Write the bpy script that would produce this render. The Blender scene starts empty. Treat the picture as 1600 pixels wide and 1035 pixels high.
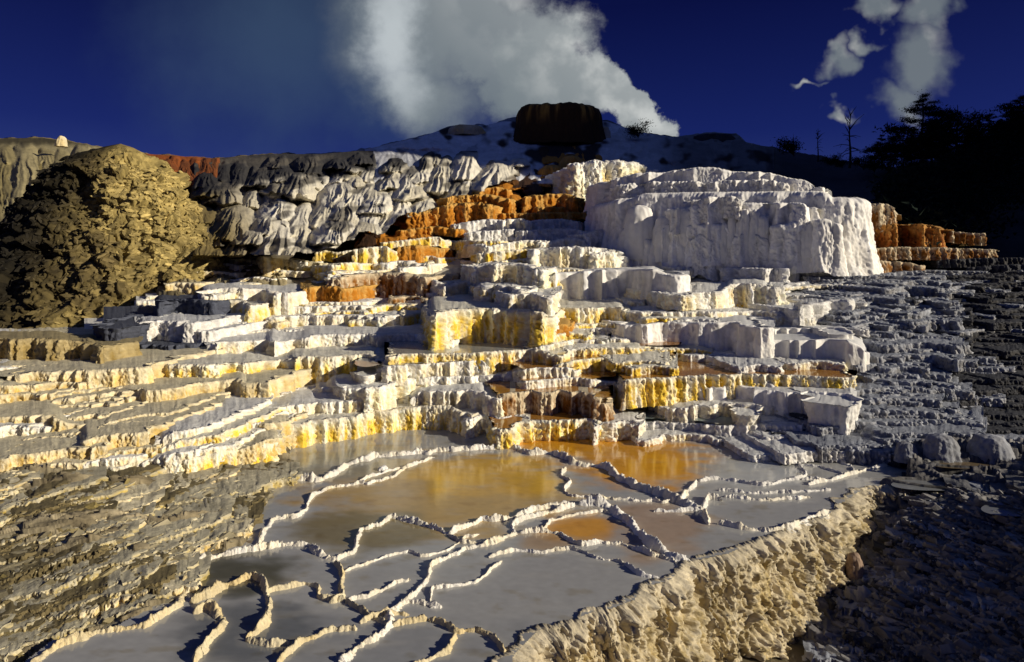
import bpy, math, random
import numpy as np
random.seed(7); RNG = np.random.RandomState(11)
scn = bpy.context.scene
COL = scn.collection
F, CX, CY, CH = 1067.0, 800.0, 400.0, 3.0      # photo focal length and eye level in its own pixels, eye height in m

# ------------------------------------------------------------------ noise
_p = RNG.permutation(256); PERM = np.concatenate([_p, _p, _p]).astype(np.int64)
_g = RNG.normal(size=(256, 3)); GRAD = _g/np.linalg.norm(_g, axis=1)[:, None]
def perlin(x, y, z):
    x, y, z = np.broadcast_arrays(np.asarray(x, float), np.asarray(y, float), np.asarray(z, float))
    xi, yi, zi = np.floor(x), np.floor(y), np.floor(z)
    fx, fy, fz = x-xi, y-yi, z-zi
    xi, yi, zi = xi.astype(np.int64) & 255, yi.astype(np.int64) & 255, zi.astype(np.int64) & 255
    u, v, w = [t*t*t*(t*(t*6-15)+10) for t in (fx, fy, fz)]
    out = 0
    for i in (0, 1):
        for j in (0, 1):
            for k in (0, 1):
                h = PERM[PERM[PERM[xi+i]+((yi+j) & 255)]+((zi+k) & 255)]
                g = GRAD[h]
                d = g[..., 0]*(fx-i)+g[..., 1]*(fy-j)+g[..., 2]*(fz-k)
                out = out + d*(u if i else 1-u)*(v if j else 1-v)*(w if k else 1-w)
    return out*1.5
def fbm(x, y, z, o=4, g=.5):
    a, s, t = 1., 0., 0.
    for i in range(o):
        s = s+a*perlin(x+17.3*i, y-9.1*i, z+4.7*i); t += a; a *= g; x, y, z = x*2.03, y*2.03, z*2.03
    return s/t
def ridged(x, y, z, o=3):
    a, s, t = 1., 0., 0.
    for i in range(o):
        s = s+a*(1-2*np.abs(perlin(x+7.3*i, y-3.1*i, z+8.7*i))); t += a; a *= .5; x, y, z = x*2.1, y*2.1, z*2.1
    return s/t
def cells(x, y, z):
    """distance to nearest feature point and a random value of that cell"""
    xi, yi, zi = np.floor(x), np.floor(y), np.floor(z)
    best = np.full(x.shape, 9.); val = np.zeros(x.shape); nx = np.zeros(x.shape); nz = np.zeros(x.shape)
    for i in (-1, 0, 1):
        for j in (-1, 0, 1):
            for k in (-1, 0, 1):
                a, b, c = xi+i, yi+j, zi+k
                h = PERM[PERM[PERM[a.astype(np.int64) & 255]+(b.astype(np.int64) & 255)]+(c.astype(np.int64) & 255)]
                r1, r2, r3 = h/255., PERM[h+31]/255., PERM[h+77]/255.
                dx, dy, dz = a+r1-x, b+r2-y, c+r3-z
                d = np.sqrt(dx*dx+dy*dy+dz*dz)
                m = d < best
                best = np.where(m, d, best); val = np.where(m, PERM[h+133]/255., val)
                nx = np.where(m, dx, nx); nz = np.where(m, dz, nz)
    return best, val, nx, nz
def gauss(a, s):
    if s <= 0: return a
    n = int(3*s)+1
    k = np.exp(-.5*(np.arange(-n, n+1)/s)**2); k /= k.sum()
    return np.convolve(np.pad(a, n, mode='edge'), k, mode='valid')
def sstep(a, b, x):
    t = np.clip((x-a)/(b-a), 0, 1); return t*t*(3-2*t)

# ------------------------------------------------------------------ objects
def link(name, me, mat, label=None, cat=None, group=None, kind=None, parent=None):
    o = bpy.data.objects.new(name, me); COL.objects.link(o)
    if me is not None and mat is not None: me.materials.append(mat)
    if parent is not None: o.parent = parent
    if label: o['label'] = label
    if cat: o['category'] = cat
    if group: o['group'] = group
    if kind: o['kind'] = kind
    return o
def mesh(name, V, Q, C=None, smooth=True):
    """V (n,3), Q (m,4) or (m,3) index array, C (n,3) colours"""
    me = bpy.data.meshes.new(name)
    V = np.asarray(V, np.float32); Q = np.asarray(Q, np.int32)
    k = Q.shape[1]
    me.vertices.add(len(V)); me.vertices.foreach_set('co', V.ravel())
    me.loops.add(Q.size); me.loops.foreach_set('vertex_index', Q.ravel())
    me.polygons.add(len(Q)); me.polygons.foreach_set('loop_start', np.arange(0, Q.size, k, dtype=np.int32))
    me.polygons.foreach_set('use_smooth', np.full(len(Q), smooth))
    me.update(calc_edges=True)
    if C is not None:
        at = me.color_attributes.new('tint', 'FLOAT_COLOR', 'POINT')
        c4 = np.ones((len(V), 4), np.float32); c4[:, :3] = np.clip(C, 0, 1)
        at.data.foreach_set('color', c4.ravel())
    me.validate()
    return me
def gridq(n, m, off=0):
    i = np.arange(n-1)[:, None]*m+np.arange(m-1)[None, :]
    return (np.stack([i, i+m, i+m+1, i+1], -1).reshape(-1, 4)+off)
class Acc:
    def __init__(s): s.V = []; s.Q = []; s.C = []; s.n = 0
    def add(s, V, Q, C):
        V = V.reshape(-1, 3); s.V.append(V); s.Q.append(Q+s.n); s.C.append(C.reshape(-1, 3)); s.n += len(V)
    def build(s, name, smooth=True):
        return mesh(name, np.concatenate(s.V), np.concatenate(s.Q), np.concatenate(s.C), smooth)
def at(px, py, Y):
    px, py, Y = np.broadcast_arrays(np.asarray(px, float), np.asarray(py, float), np.asarray(Y, float))
    return np.stack([(px-CX)/F*Y, Y, CH+(CY-py)/F*Y], -1)

# ------------------------------------------------------------------ materials
def nodes(m):
    m.use_nodes = True
    nt = m.node_tree; nt.nodes.clear(); return nt, nt.nodes, nt.links
def rock_mat(name, rough=.85, bump=.5, scale=9., spec=.25, var=.35, dist=.03):
    m = bpy.data.materials.new(name); nt, N, L = nodes(m)
    out = N.new('ShaderNodeOutputMaterial'); b = N.new('ShaderNodeBsdfPrincipled'); L.new(b.outputs[0], out.inputs[0])
    a = N.new('ShaderNodeAttribute'); a.attribute_name = 'tint'
    g = N.new('ShaderNodeNewGeometry')
    n1 = N.new('ShaderNodeTexNoise'); n1.inputs['Scale'].default_value = scale; n1.inputs['Detail'].default_value = 7; n1.inputs['Roughness'].default_value = .65
    n2 = N.new('ShaderNodeTexNoise'); n2.inputs['Scale'].default_value = scale*.22; n2.inputs['Detail'].default_value = 4
    L.new(g.outputs['Position'], n1.inputs['Vector']); L.new(g.outputs['Position'], n2.inputs['Vector'])
    mr = N.new('ShaderNodeMapRange'); mr.inputs[1].default_value = .3; mr.inputs[2].default_value = .7
    mr.inputs[3].default_value = 1-var; mr.inputs[4].default_value = 1+var*.4
    ad = N.new('ShaderNodeMath'); ad.operation = 'MULTIPLY_ADD'; ad.inputs[1].default_value = .5
    hf = N.new('ShaderNodeMath'); hf.operation = 'MULTIPLY'; hf.inputs[1].default_value = .5
    L.new(n2.outputs[0], hf.inputs[0]); L.new(n1.outputs[0], ad.inputs[0]); L.new(hf.outputs[0], ad.inputs[2]); L.new(ad.outputs[0], mr.inputs[0])
    mx = N.new('ShaderNodeVectorMath'); mx.operation = 'SCALE'; L.new(a.outputs['Color'], mx.inputs[0]); L.new(mr.outputs[0], mx.inputs['Scale'])
    L.new(mx.outputs[0], b.inputs['Base Color'])
    bp = N.new('ShaderNodeBump'); bp.inputs['Strength'].default_value = bump; bp.inputs['Distance'].default_value = dist
    L.new(n1.outputs[0], bp.inputs['Height']); L.new(bp.outputs[0], b.inputs['Normal'])
    b.inputs['Roughness'].default_value = rough; b.inputs['Specular IOR Level'].default_value = spec
    return m
def water_mat():
    m = bpy.data.materials.new('mineral_water'); nt, N, L = nodes(m)
    out = N.new('ShaderNodeOutputMaterial'); b = N.new('ShaderNodeBsdfPrincipled'); L.new(b.outputs[0], out.inputs[0])
    a = N.new('ShaderNodeAttribute'); a.attribute_name = 'tint'; L.new(a.outputs['Color'], b.inputs['Base Color'])
    g = N.new('ShaderNodeNewGeometry'); mp = N.new('ShaderNodeMapping'); mp.inputs['Scale'].default_value = (2.2, 6, 1)
    n1 = N.new('ShaderNodeTexNoise'); n1.inputs['Scale'].default_value = 1.6; n1.inputs['Detail'].default_value = 3
    L.new(g.outputs['Position'], mp.inputs[0]); L.new(mp.outputs[0], n1.inputs['Vector'])
    bp = N.new('ShaderNodeBump'); bp.inputs['Strength'].default_value = .08; bp.inputs['Distance'].default_value = .02
    L.new(n1.outputs[0], bp.inputs['Height']); L.new(bp.outputs[0], b.inputs['Normal'])
    b.inputs['Roughness'].default_value = .10; b.inputs['IOR'].default_value = 1.36; b.inputs['Specular IOR Level'].default_value = .65
    return m
def flat_mat(name, col, rough=.9):
    m = bpy.data.materials.new(name); nt, N, L = nodes(m)
    out = N.new('ShaderNodeOutputMaterial'); b = N.new('ShaderNodeBsdfPrincipled'); L.new(b.outputs[0], out.inputs[0])
    n = N.new('ShaderNodeTexNoise'); n.inputs['Scale'].default_value = 3.; n.inputs['Detail'].default_value = 5
    r = N.new('ShaderNodeValToRGB'); r.color_ramp.elements[0].color = (*[c*.5 for c in col], 1); r.color_ramp.elements[1].color = (*[c*1.4 for c in col], 1)
    L.new(n.outputs[0], r.inputs[0]); L.new(r.outputs[0], b.inputs['Base Color'])
    b.inputs['Roughness'].default_value = rough; b.inputs['Specular IOR Level'].default_value = .1
    return m
M_ROCK = rock_mat('travertine', bump=.65, scale=16, dist=.035)
M_FAR = rock_mat('far_travertine', bump=.5, scale=4, dist=.10)
M_SMOOTH = rock_mat('smooth_travertine', bump=.15, scale=6, var=.15)
M_ROUGH = rock_mat('weathered_rock', bump=.7, scale=9, var=.5, dist=.03)
M_WATER = water_mat()
GR_T = 'travertine terraces stepping down the hill'; GR_R = 'crust rims between the pools'; GR_P = 'dark pines on the right skyline'; GR_B = 'loose boulders'
M_BARK = flat_mat('bark', (.03, .026, .024)); M_NEEDLE = flat_mat('needles', (.010, .018, .014)); M_DEAD = flat_mat('dead_wood', (.03, .03, .034))

# ------------------------------------------------------------------ depth of the hill along the photo's rows
TP = np.array([0, 150, 200, 250, 300, 350, 400, 430, 460, 500, 550, 600, 650, 700, 760, 1200.])
TD = np.array([88, 72, 60, 49, 39, 31.5, 26, 23, 20, 16.8, 14.6, 13.0, 11.8, 10.7, 8.9, 4.0])
def table(py): return np.interp(py, TP, TD)
SKX = [-900, -300, 0, 60, 100, 180, 235, 330, 420, 500, 560, 600, 660, 705, 760, 805, 945, 1000, 1060, 1100, 1150, 1165, 1230, 1290, 1330, 1400, 1480, 1600, 1800, 2100, 2600]
SKY = [230, 225, 216, 214, 219, 233, 240, 247, 240, 240, 235, 226, 212, 197, 195, 183, 188, 206, 214, 207, 208, 222, 236, 245, 254, 262, 245, 205, 130, 60, 40]

# palette: lip colour, stain colour, stain amount
PAL = {
 'R1': ((.50, .26, .07), (.26, .07, .008), .9),
 'W': ((.88, .86, .81), (.84, .64, .20), .36), 'Y': ((.88, .84, .72), (.84, .58, .07), .76),
 'O': ((.60, .36, .10), (.44, .17, .012), .90), 'D': ((.70, .60, .42), (.24, .095, .012), .92),
 'T': ((.76, .68, .48), (.66, .46, .13), .6), 'S': ((.80, .79, .77), (.74, .62, .40), .14),
 'B': ((.34, .36, .41), (.22, .20, .18), .4), 'K': ((.055, .058, .07), (.04, .035, .03), .5), 'N': ((.085, .095, .13), (.05, .055, .08), .5),  # N: blue shade of the left-facing steps put into the colour
 'L': ((.42, .34, .18), (.30, .21, .06), .6)}
def zone(px, py):
    r = random.random()
    if px > 1490+random.gauss(0, 70): return 'K'  # right side's shade and edge darkness put into rock colour, as K and B
    if px > 1330: return 'B' if r < .7 else 'K'
    if py < 345: return 'O'
    if 470 < px < 720 and 350 < py < 470: return 'Y' if r < .5 else ('D' if r < .68 else 'W')
    if px < 170: return 'T' if py > 560 else 'L'
    if px < 420: return 'T' if r < .6 else 'W'
    if 650 < px < 900 and py > 470: return 'Y' if r < .45 else 'W'
    if px > 860: return 'S' if r < .5 else 'W'
    return 'W' if r < .7 else 'Y'

GY = np.zeros(3400)
G = np.full(3400, -.02)                          # current water/ground level under each photo column (offset 900)
def terrace_geo(lip, H, cls, back=.3, lump=1.3, rough=1., auto=False, dY=1., water=None, res=1.15, nowrap=False, zfix=None, bottom_ext=.35, flare=1., kn=1., big=0, Yfix=None, turn=0., zf=None):
    lip = np.array(lip, float)
    d = np.r_[0, np.cumsum(np.hypot(*np.diff(lip, axis=0).T))]
    n = max(8, int(d[-1]/res))
    t = np.linspace(0, d[-1], n)
    px, py = np.interp(t, d, lip[:, 0]), np.interp(t, d, lip[:, 1])
    Hh = np.interp(t, np.linspace(0, d[-1], len(H)), H) if hasattr(H, '__len__') else np.full(n, float(H))
    sm = min(5., n/10)
    px, py, Hh = gauss(px, sm), gauss(py, sm), gauss(Hh, sm)
    sd = random.random()*100
    pyb = py+Hh
    Yt = table(pyb)*dY
    ci = np.clip((px+900).astype(int), 0, 3399)
    if Yfix: Y = np.interp(px, [900, 1345], [27.5, 22.4])+Yfix
    elif zf is not None: Y = (CH-zf(px, pyb))*F/(pyb-CY)
    elif auto: Y = Yt
    else:
        with np.errstate(all='ignore'):
            Yp = np.where(pyb > 425, (CH-G[ci])*F/np.maximum(pyb-CY, 1), Yt)
        Y = np.clip(Yp, Yt*.78, Yt*1.3)
        Y = np.maximum(Y, gauss(GY[ci], 6)*1.012)
    z = CH-(py-CY)*Y/F
    zt = float(np.median(z)) if zfix is None else zfix
    Ym = float(np.median(Y))
    Y2 = np.where(py > 445, (CH-zt)*F/np.maximum(py-CY, 20), Ym)
    lo, hi = (.85, 1.18) if zfix is None else (.3, 3)
    w = sstep(430, 480, py)
    if not Yfix and zf is None: Y = w*np.clip(Y2, Ym*lo*.9, Ym*hi*1.1)+(1-w)*np.clip(Y, Ym*.93, Ym*1.07)
    Y = gauss(Y, sm*1.5)
    if not auto and zfix is None and not Yfix: Y = gauss(np.maximum(Y, GY[ci]*1.012), sm)
    if turn: Y = Y-turn*(px-px.mean())/F*Ym
    if not auto and not Yfix: G[ci] = zt; GY[ci] = Y

    P = at(px, py, Y)
    m = Ym/F                                     # metres per pixel here
    Hm = Hh*Y/F
    B = back*Ym if back < 3 else back
    # plan path with ends turned to the back
    pl = P[:, :2]; zz = P[:, 2]
    if not nowrap:
        r = max(min(.55*float(Hm.mean())+3*m, .12*d[-1]*m), 2*m)
        def endarc(p, tan, side):
            a0 = math.atan2(tan[1], tan[0]); a1 = math.pi/2
            da = (a1-a0+math.pi) % (2*math.pi)-math.pi
            k = max(4, int(abs(da)*r/(res*m)))
            pts = []; q = np.array(p); 
            for i in range(k):
                a = a0+da*(i+1)/k; q = q+np.array([math.cos(a), math.sin(a)])*abs(da)*r/k; pts.append(q.copy())
            L = B*.7; kk = max(4, int(min(L/(res*m*4), 60)))
            for i in range(kk): pts.append(q+np.array([side*.15, 1.])*L*((i+1)/kk)**1.5)
            return np.array(pts)
        kx = min(6, n-1)
        ra = endarc(pl[-1], pl[-1]-pl[-1-kx], 1)
        la = endarc(pl[0], pl[0]-pl[kx], -1)[::-1]
        nl, nr = len(la), len(ra)
        pl = np.concatenate([la, pl, ra])
        zz = np.r_[np.full(nl, zz[0]), zz, np.full(nr, zz[-1])]
        Hm = np.r_[np.full(nl, Hm[0]), Hm, np.full(nr, Hm[-1])]
    N = len(pl)
    tx, ty = np.gradient(gauss(pl[:, 0], 3)), np.gradient(gauss(pl[:, 1], 3))
    tl = np.hypot(tx, ty)+1e-9; nx, ny = ty/tl, -tx/tl
    nx, ny = gauss(nx, 4), gauss(ny, 4)
    s = np.r_[0, np.cumsum(np.hypot(*np.diff(pl, axis=0).T))]
    Hbar = float(Hm.mean())
    # scalloped lobes along the lip
    lam = np.clip(Hbar*.75, 8*m, 26*m)
    q = perlin(s/lam, sd, 0)*.8+perlin(s/lam*.37, sd+9, 0)
    lob = -np.abs(q)*2.2*lam*.42*lump+perlin(s/lam*2.3, sd+3, 5)*lam*.10*lump
    lob += (perlin(s/(lam*4), sd+5, 2)-.2)*lam*.45*lump
    # rows
    nw = int(np.clip(Hh.max()*1.25/res, 10, 90))
    v = np.linspace(0, 1, nw)**.9*(1+bottom_ext)
    prof = np.interp(v, [0, .02, .07, .2, .5, 1, 1+bottom_ext], [0, .05, .095, .085, .09, .17, .25])
    if flare != 1: prof = prof+np.clip(v, 0, None)*flare
    tb = np.array([1, .6, .35, .2, .12, .07, .045, .028, .018, .010, .005, .002])
    X = np.empty((N, len(tb)+nw, 3))
    yb = pl[:, 1].max()+B
    Bs = np.maximum(yb-pl[:, 1], B*.15)
    ph = perlin(s/(4*m), sd, 7)*.6+perlin(s/(1.8*m), sd, 1)*.4
    lipz = zz+ph*1.4*m*rough
    rim = min(.06*Hbar+1.0*m, 3*m)
    for j, tt in enumerate(tb):
        dd = tt*Bs
        fx = (pl[:, 1]+dd)/pl[:, 1]
        kk = np.exp(-dd/(12*m))
        X[:, j, 0] = pl[:, 0]*fx+nx*lob*kk; X[:, j, 1] = pl[:, 1]+dd+ny*lob*kk
        X[:, j, 2] = zz-rim*(1-np.exp(-dd/(2.5*m)))+ph*1.4*m*rough*np.exp(-dd/(2.0*m))
    nt = len(tb)
    up = fbm(X[:, :nt, 0]/(14*m), X[:, :nt, 1]/(14*m), 3., 3)
    far = np.clip((tb[None, :]*Bs[:, None])/(10*m), 0, 1)
    if water is None and zfix is None: X[:, :nt, 2] += (up*2.2+ridged(X[:, :nt, 0]/(22*m), X[:, :nt, 1]/(30*m), sd, 3)*1.6)*m*rough*far
    if zfix is not None: X[:, :nt, 2] -= .10*(1-np.exp(-tb[None, :]*Bs[:, None]/.12))
    o = prof[None, :]*Hm[:, None]
    vv = np.clip(v, 0, 1)[None, :]
    lo_ = lob[:, None]*(1-.35*vv*np.sin(vv*3.1))
    X[:, nt:, 0] = pl[:, 0, None]+nx[:, None]*(o+lo_); X[:, nt:, 1] = pl[:, 1, None]+ny[:, None]*(o+lo_)
    X[:, nt:, 2] = lipz[:, None]-v[None, :]*Hm[:, None]
    W = X[:, nt:]
    f = 1/np.clip(Hbar*.35, 6*m, 14*m)
    fl = fbm(W[..., 0]*f, W[..., 1]*f, W[..., 2]*f*.28+sd, 3)
    lu = ridged(W[..., 0]*f*1.7, W[..., 1]*f*1.7, W[..., 2]*f*1.2, 3)
    fi = fbm(W[..., 0]*f*6, W[..., 1]*f*6, W[..., 2]*f*4, 2)
    amp = rough*np.clip(Hbar*.10, 1.1*m, 4.5*m)*sstep(-.02, .12, v)[None, :]
    kb = np.abs(perlin(W[..., 0]/(7*m)+sd, W[..., 1]/(7*m), W[..., 2]/(10*m)))*2-.5
    kc = np.abs(perlin(W[..., 0]/(3.2*m), W[..., 1]/(3.2*m)+sd, W[..., 2]/(4*m)))*2-.5
    knob = rough*m*sstep(-.05, .06, v)[None, :]*(kb*2.6+kc*1.2)*(0.25 if cls == 'S' and rough < 1 else 1.)*kn
    dsp = amp*(fl*1.5+lu*.55+fi*.25)+knob
    if big: dsp = dsp+big*m*sstep(0, .15, v)[None, :]*(ridged(W[..., 0]/(34*m), W[..., 1]/(34*m), W[..., 2]/(60*m), 3)*.8+fbm(W[..., 0]/(60*m), W[..., 1]/(60*m), W[..., 2]/(40*m), 3))
    W[..., 0] += nx[:, None]*dsp; W[..., 1] += ny[:, None]*dsp; W[..., 2] += amp*fi*.4+knob*.35
    # colour
    lc, sc, sa = [np.array(c) if hasattr(c, '__len__') else c for c in PAL[cls]]
    C = np.empty(X.shape)
    ppx = X[..., 0]/np.maximum(X[..., 1], .5)*F
    st = fbm(X[..., 0]/(15*m), X[..., 1]/(15*m), X[..., 2]/(110*m)+sd, 4, .65)*1.5+.5
    st2 = fbm(X[..., 0]/(4*m), X[..., 1]/(4*m), X[..., 2]/(50*m)+sd, 2)
    rows = np.r_[np.full(nt, 0.), vv.ravel()]
    k = np.clip(sa*(.25+1.1*sstep(.02, .45, rows))[None, :]*(st+.6*st2)*1.35, 0, 1)
    k[:, :nt] *= .45
    C[:] = lc[None, None]*(1-k[..., None])+sc[None, None]*k[..., None]
    if cls == 'S':
        gs = sstep(.0, .35, fbm(X[..., 0]/(9*m), X[..., 1]/(9*m), X[..., 2]/(120*m)+sd*2, 4, .6))[..., None]*.38; C[:] = C*(1-gs)+np.array((.42, .44, .47))*gs
    C[:, :nt] *= np.array((.78, .80, .83))  # tops darkened and blued, their shade put into the colour
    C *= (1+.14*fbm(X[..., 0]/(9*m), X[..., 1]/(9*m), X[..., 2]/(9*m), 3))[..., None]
    C[:, nt:] *= (1+.30*np.clip(dsp/(3.2*m), -1.9, .8))[..., None]  # recess shade painted in: hollows darker, knobs lighter
    wat = None
    if water is not None:
        tw = np.array([.9, .5, .25, .12, .06, .03, .012])
        Wt = np.empty((N, len(tw), 3))
        for j, tt in enumerate(tw):
            dd = tt*Bs+2.2*m
            fx = (pl[:, 1]+dd)/pl[:, 1]; kk = np.exp(-dd/(12*m))
            Wt[:, j, 0] = pl[:, 0]*fx+nx*lob*kk; Wt[:, j, 1] = pl[:, 1]+dd+ny*lob*kk; Wt[:, j, 2] = zt-rim*.75
        Cw = np.empty(Wt.shape); wn = fbm(Wt[..., 0]*1.2, Wt[..., 1]*2.2, 1., 3)
        Cw[:] = np.array(water)*(1+.5*wn)[..., None]
        wat = (Wt.reshape(-1, 3), gridq(N, len(tw)), Cw.reshape(-1, 3))
    return X, gridq(N, X.shape[1]), C, wat

exec_terraces = []; TIER = -1.0
def TR(lip, H, cls, label=None, **kw): exec_terraces.append((lip, H, cls, label, kw))
OR = (.36, .17, .03); GR = (.30, .31, .30); TE = (.22, .27, .27); OL = (.22, .18, .08)
# ---- traced terraces, bottom to top --------------------------------------------------------------
TR([(-60,775),(0,763),(46,745),(157,734),(229,724),(297,720),(357,706),(436,692),(447,668),(500,657),(575,648),(643,638),(700,634),(722,646)], [38,40,42,42,44,44,46,46,62,62,56,54,52,46], 'Y', 'longest cream terrace wall, stained yellow, rising right behind the milky pools', lump=1.25)
TR([(700,664),(711,657),(764,652),(814,654),(826,662)], 32, 'W', 'low grey-white terrace between the long cream wall and the orange-stained lobes', rough=1.2)
TR([(800,672),(821,659),(893,656),(929,658),(950,663)], 33, 'Y', 'lobed terrace with golden yellow drips at the back rim of the orange pool', lump=1.4, rough=1.3, water=OR)
TR([(935,668),(960,661),(985,661),(998,668)], 31, 'W', 'knobbly white terrace lump right of the golden drips beside the orange pool', lump=1.3, rough=1.3)
TR([(998,666),(1025,659),(1050,662),(1086,663),(1157,666),(1193,665),(1246,665),(1287,661),(1300,668)], [20,22,26,28,28,26,22], 'S', 'blue-shaded low wall right of the orange pool, with lit knobs along its lip', turn=0.20, water=TE)
TR([(1010,690),(1050,679),(1100,680),(1118,688)], 12, 'W', 'thin white shelf lying in the right end of the orange pool')
TR([(-50,668),(0,652),(71,649),(107,663),(140,668)], 26, 'T', 'short tan ledge lowest at the left edge of the terraces')
TR([(190,704),(257,688),(321,674),(393,663),(443,659),(470,652)], 24, 'T', 'thin tan ledge just above the left end of the longest wall')
TR([(0,690),(107,677),(179,667),(271,652),(357,643),(429,636),(500,630),(560,626)], 18, 'W', 'pale narrow ledge running across the left above the tan ledge')
TR([(640,624),(657,614),(686,611),(750,611),(760,624)], 30, 'W', 'white scalloped terrace directly above the right end of the longest wall', lump=1.4)
TR([(771,634),(782,620),(800,613),(832,613),(911,613),(929,622),(940,634)], 33, 'D', 'brown-shaded lobed terrace above the golden drips, its lip white', lump=1.3, water=OR)
TR([(925,616),(940,609),(957,606),(968,614)], 24, 'Y', 'small cream knob at the right end of the brown-shaded terrace', lump=1.4)
TR([(1040,641),(1104,634),(1175,631),(1184,646)], 19, 'W', 'cream ledge with knobbly lip between two orange pool strips on the right')
TR([(1115,608),(1150,604),(1207,613),(1243,613),(1329,616),(1340,632)], 40, 'S', 'smooth blue-shaded wall above the teal pool on the right', turn=0.10, rough=.8)
TR([(1326,624),(1360,618),(1407,616),(1440,628)], 22, 'B', 'grey knobbly ledge right of the smooth blue-shaded wall')
TR([(75,626),(186,613),(250,609),(314,599),(379,590),(386,600)], 36, 'T', 'tan block wall at left under the wide cream terrace', lump=1.2)
TR([(468,611),(500,606),(560,607),(600,606),(628,595),(671,590),(743,588),(800,584),(810,594)], [28,30,30,30,32,34,36,40,42], 'W', 'white scalloped terrace across the centre, third above the milky pools', lump=1.3)
TR([(800,598),(857,593),(893,590),(961,597)], 11, 'W', 'thin white rim holding the orange strip of water left of centre right', water=OR)
TR([(958,600),(993,591),(1050,590),(1136,586),(1175,585),(1264,588),(1330,590)], [34,32,30,24,18,16], 'Y', 'cream wall with yellow stains holding the upper long orange pool', water=OR)
TR([(780,586),(800,580),(843,575),(893,574),(900,583)], 14, 'W', 'short white rim below the yellow toothed ledge', water=OR)
TR([(20,590),(43,584),(171,577),(214,574)], 42, 'T', 'tan flat-topped block at the left edge, above the tan block wall')
TR([(205,580),(211,574),(250,570),(357,570),(429,563),(475,557),(511,557),(550,555),(578,552),(590,562)], [36,34,30,34,44,50,52,46], 'Y', 'wide cream terrace left of centre with yellow base stains', lump=1.2)
TR([(556,582),(607,572),(686,568),(757,563),(764,574)], 23, 'W', 'bright white ledge in front of the small pale pool', water=GR)
TR([(850,575),(900,563),(964,557),(1007,552),(1025,547),(1036,558)], 17, 'Y', 'yellow toothed ledge above the orange pool on the right of centre', water=OR, lump=1.3)
TR([(625,558),(632,554),(728,552),(807,547),(846,547),(858,556)], [20,20,24,28,28], 'Y', 'ledge along the front of the small pool under the gold curtain', water=GR)
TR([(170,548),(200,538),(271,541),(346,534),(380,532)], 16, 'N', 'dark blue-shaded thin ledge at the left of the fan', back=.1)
TR([(-60,535),(0,531),(75,529),(139,538),(150,545)], 36, 'L', 'olive flat slab at the far left under the dark mound', back=.08)
TR([(336,542),(346,536),(393,532),(447,534),(500,523),(557,522),(607,523),(657,522),(674,534)], [24,24,24,26,32,34,34,36], 'W', 'white terrace left of the gold curtain, its right end stained yellow', lump=1.2)
TR([(825,546),(893,531),(941,531),(950,538)], 14, 'W', 'short white rim right of the small pool under the gold curtain', water=GR)
TR([(900,545),(993,540),(1014,542),(1066,545)], 11, 'Y', 'low rim right of centre under the dripping white wall', water=OR)
TR([(1080,556),(1120,553),(1195,556)], 10, 'S', 'dark thin ledges in front of the smooth round-backed white block')
TR([(1160,536),(1182,531),(1264,532),(1321,531),(1345,540),(1354,552)], [30,34,36,38,34], 'S', 'smooth round-backed white block low on the right', turn=0.40, rough=.35, lump=.9)
TR([(668,494),(680,489),(718,484),(754,481),(793,482),(827,486),(857,491),(866,498)], [46,52,56,56,54,52], 'Y', 'tall gold and white curtain wall in the middle of the fan', lump=1.3, rough=1.1)
TR([(375,520),(425,516),(550,515),(600,514)], 11, 'W', None)
TR([(600,497),(607,493),(664,490),(676,496)], 28, 'W', 'small shaded white block left of the gold curtain')
TR([(414,497),(450,494),(500,493),(560,493),(600,497)], 17, 'W', 'row of white lumps left of the gold curtain', lump=1.3)
TR([(546,502),(590,500)], 22, 'Y', None)
TR([(225,506),(229,502),(286,501),(292,506)], 30, 'S', 'pale flat-topped block left on the fan, blue in shade', rough=1.1)
TR([(250,514),(304,514),(320,518)], 18, 'S', None)
TR([(332,506),(382,504)], 12, 'W', None)
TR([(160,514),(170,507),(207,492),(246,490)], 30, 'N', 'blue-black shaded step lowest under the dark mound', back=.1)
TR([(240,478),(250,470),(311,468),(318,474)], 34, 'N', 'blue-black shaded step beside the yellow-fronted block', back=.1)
TR([(980,509),(1050,504),(1146,504),(1180,512)], 42, 'S', 'white wall with thin yellow drips right of the gold curtain', turn=0.35, rough=.7)
TR([(1175,520),(1182,515),(1264,513),(1314,511),(1332,522)], 22, 'S', 'shelf on top of the smooth round-backed white block', turn=0.35, rough=.5)
TR([(852,509),(886,506),(893,512)], 14, 'O', None)
TR([(900,507),(996,505)], 14, 'Y', 'yellow-stained low step right of the gold curtain')
TR([(860,485),(880,482),(968,480),(976,488)], 22, 'Y', 'white step stained yellow just right of the top of the gold curtain')
TR([(968,488),(1050,488),(1207,486),(1224,492)], 15, 'W', 'long thin white step across the middle right')
TR([(1340,492),(1352,488),(1377,489),(1382,497)], 30, 'B', 'narrow grey block beside the bright-ended white block')
TR([(1240,486),(1250,481),(1296,470),(1329,468),(1350,473),(1356,486)], [26,30,36,36,34,30], 'S', 'bright-ended white block at the right of the fan', turn=0.40, rough=1.1)
TR([(1350,478),(1443,474),(1478,472)], 28, 'B', 'long grey ledge right of the bright-ended white block', rough=.8)
TR([(1440,492),(1507,493),(1530,496)], 11, 'B', None)
TR([(420,480),(550,478),(600,478)], 15, 'W', None)
TR([(420,473),(550,472),(640,470),(729,466),(746,462)], 9, 'W', None)
TR([(314,478),(318,474),(357,468),(379,472),(386,478)], 24, 'Y', 'yellow-fronted block at the left of the fan')
TR([(316,460),(321,454),(357,449),(410,452),(432,458)], 30, 'W', 'white block with soft shade above the yellow-fronted block', turn=0.30, rough=.8)
TR([(340,448),(350,445),(420,442),(493,441)], 10, 'Y', None)
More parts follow.
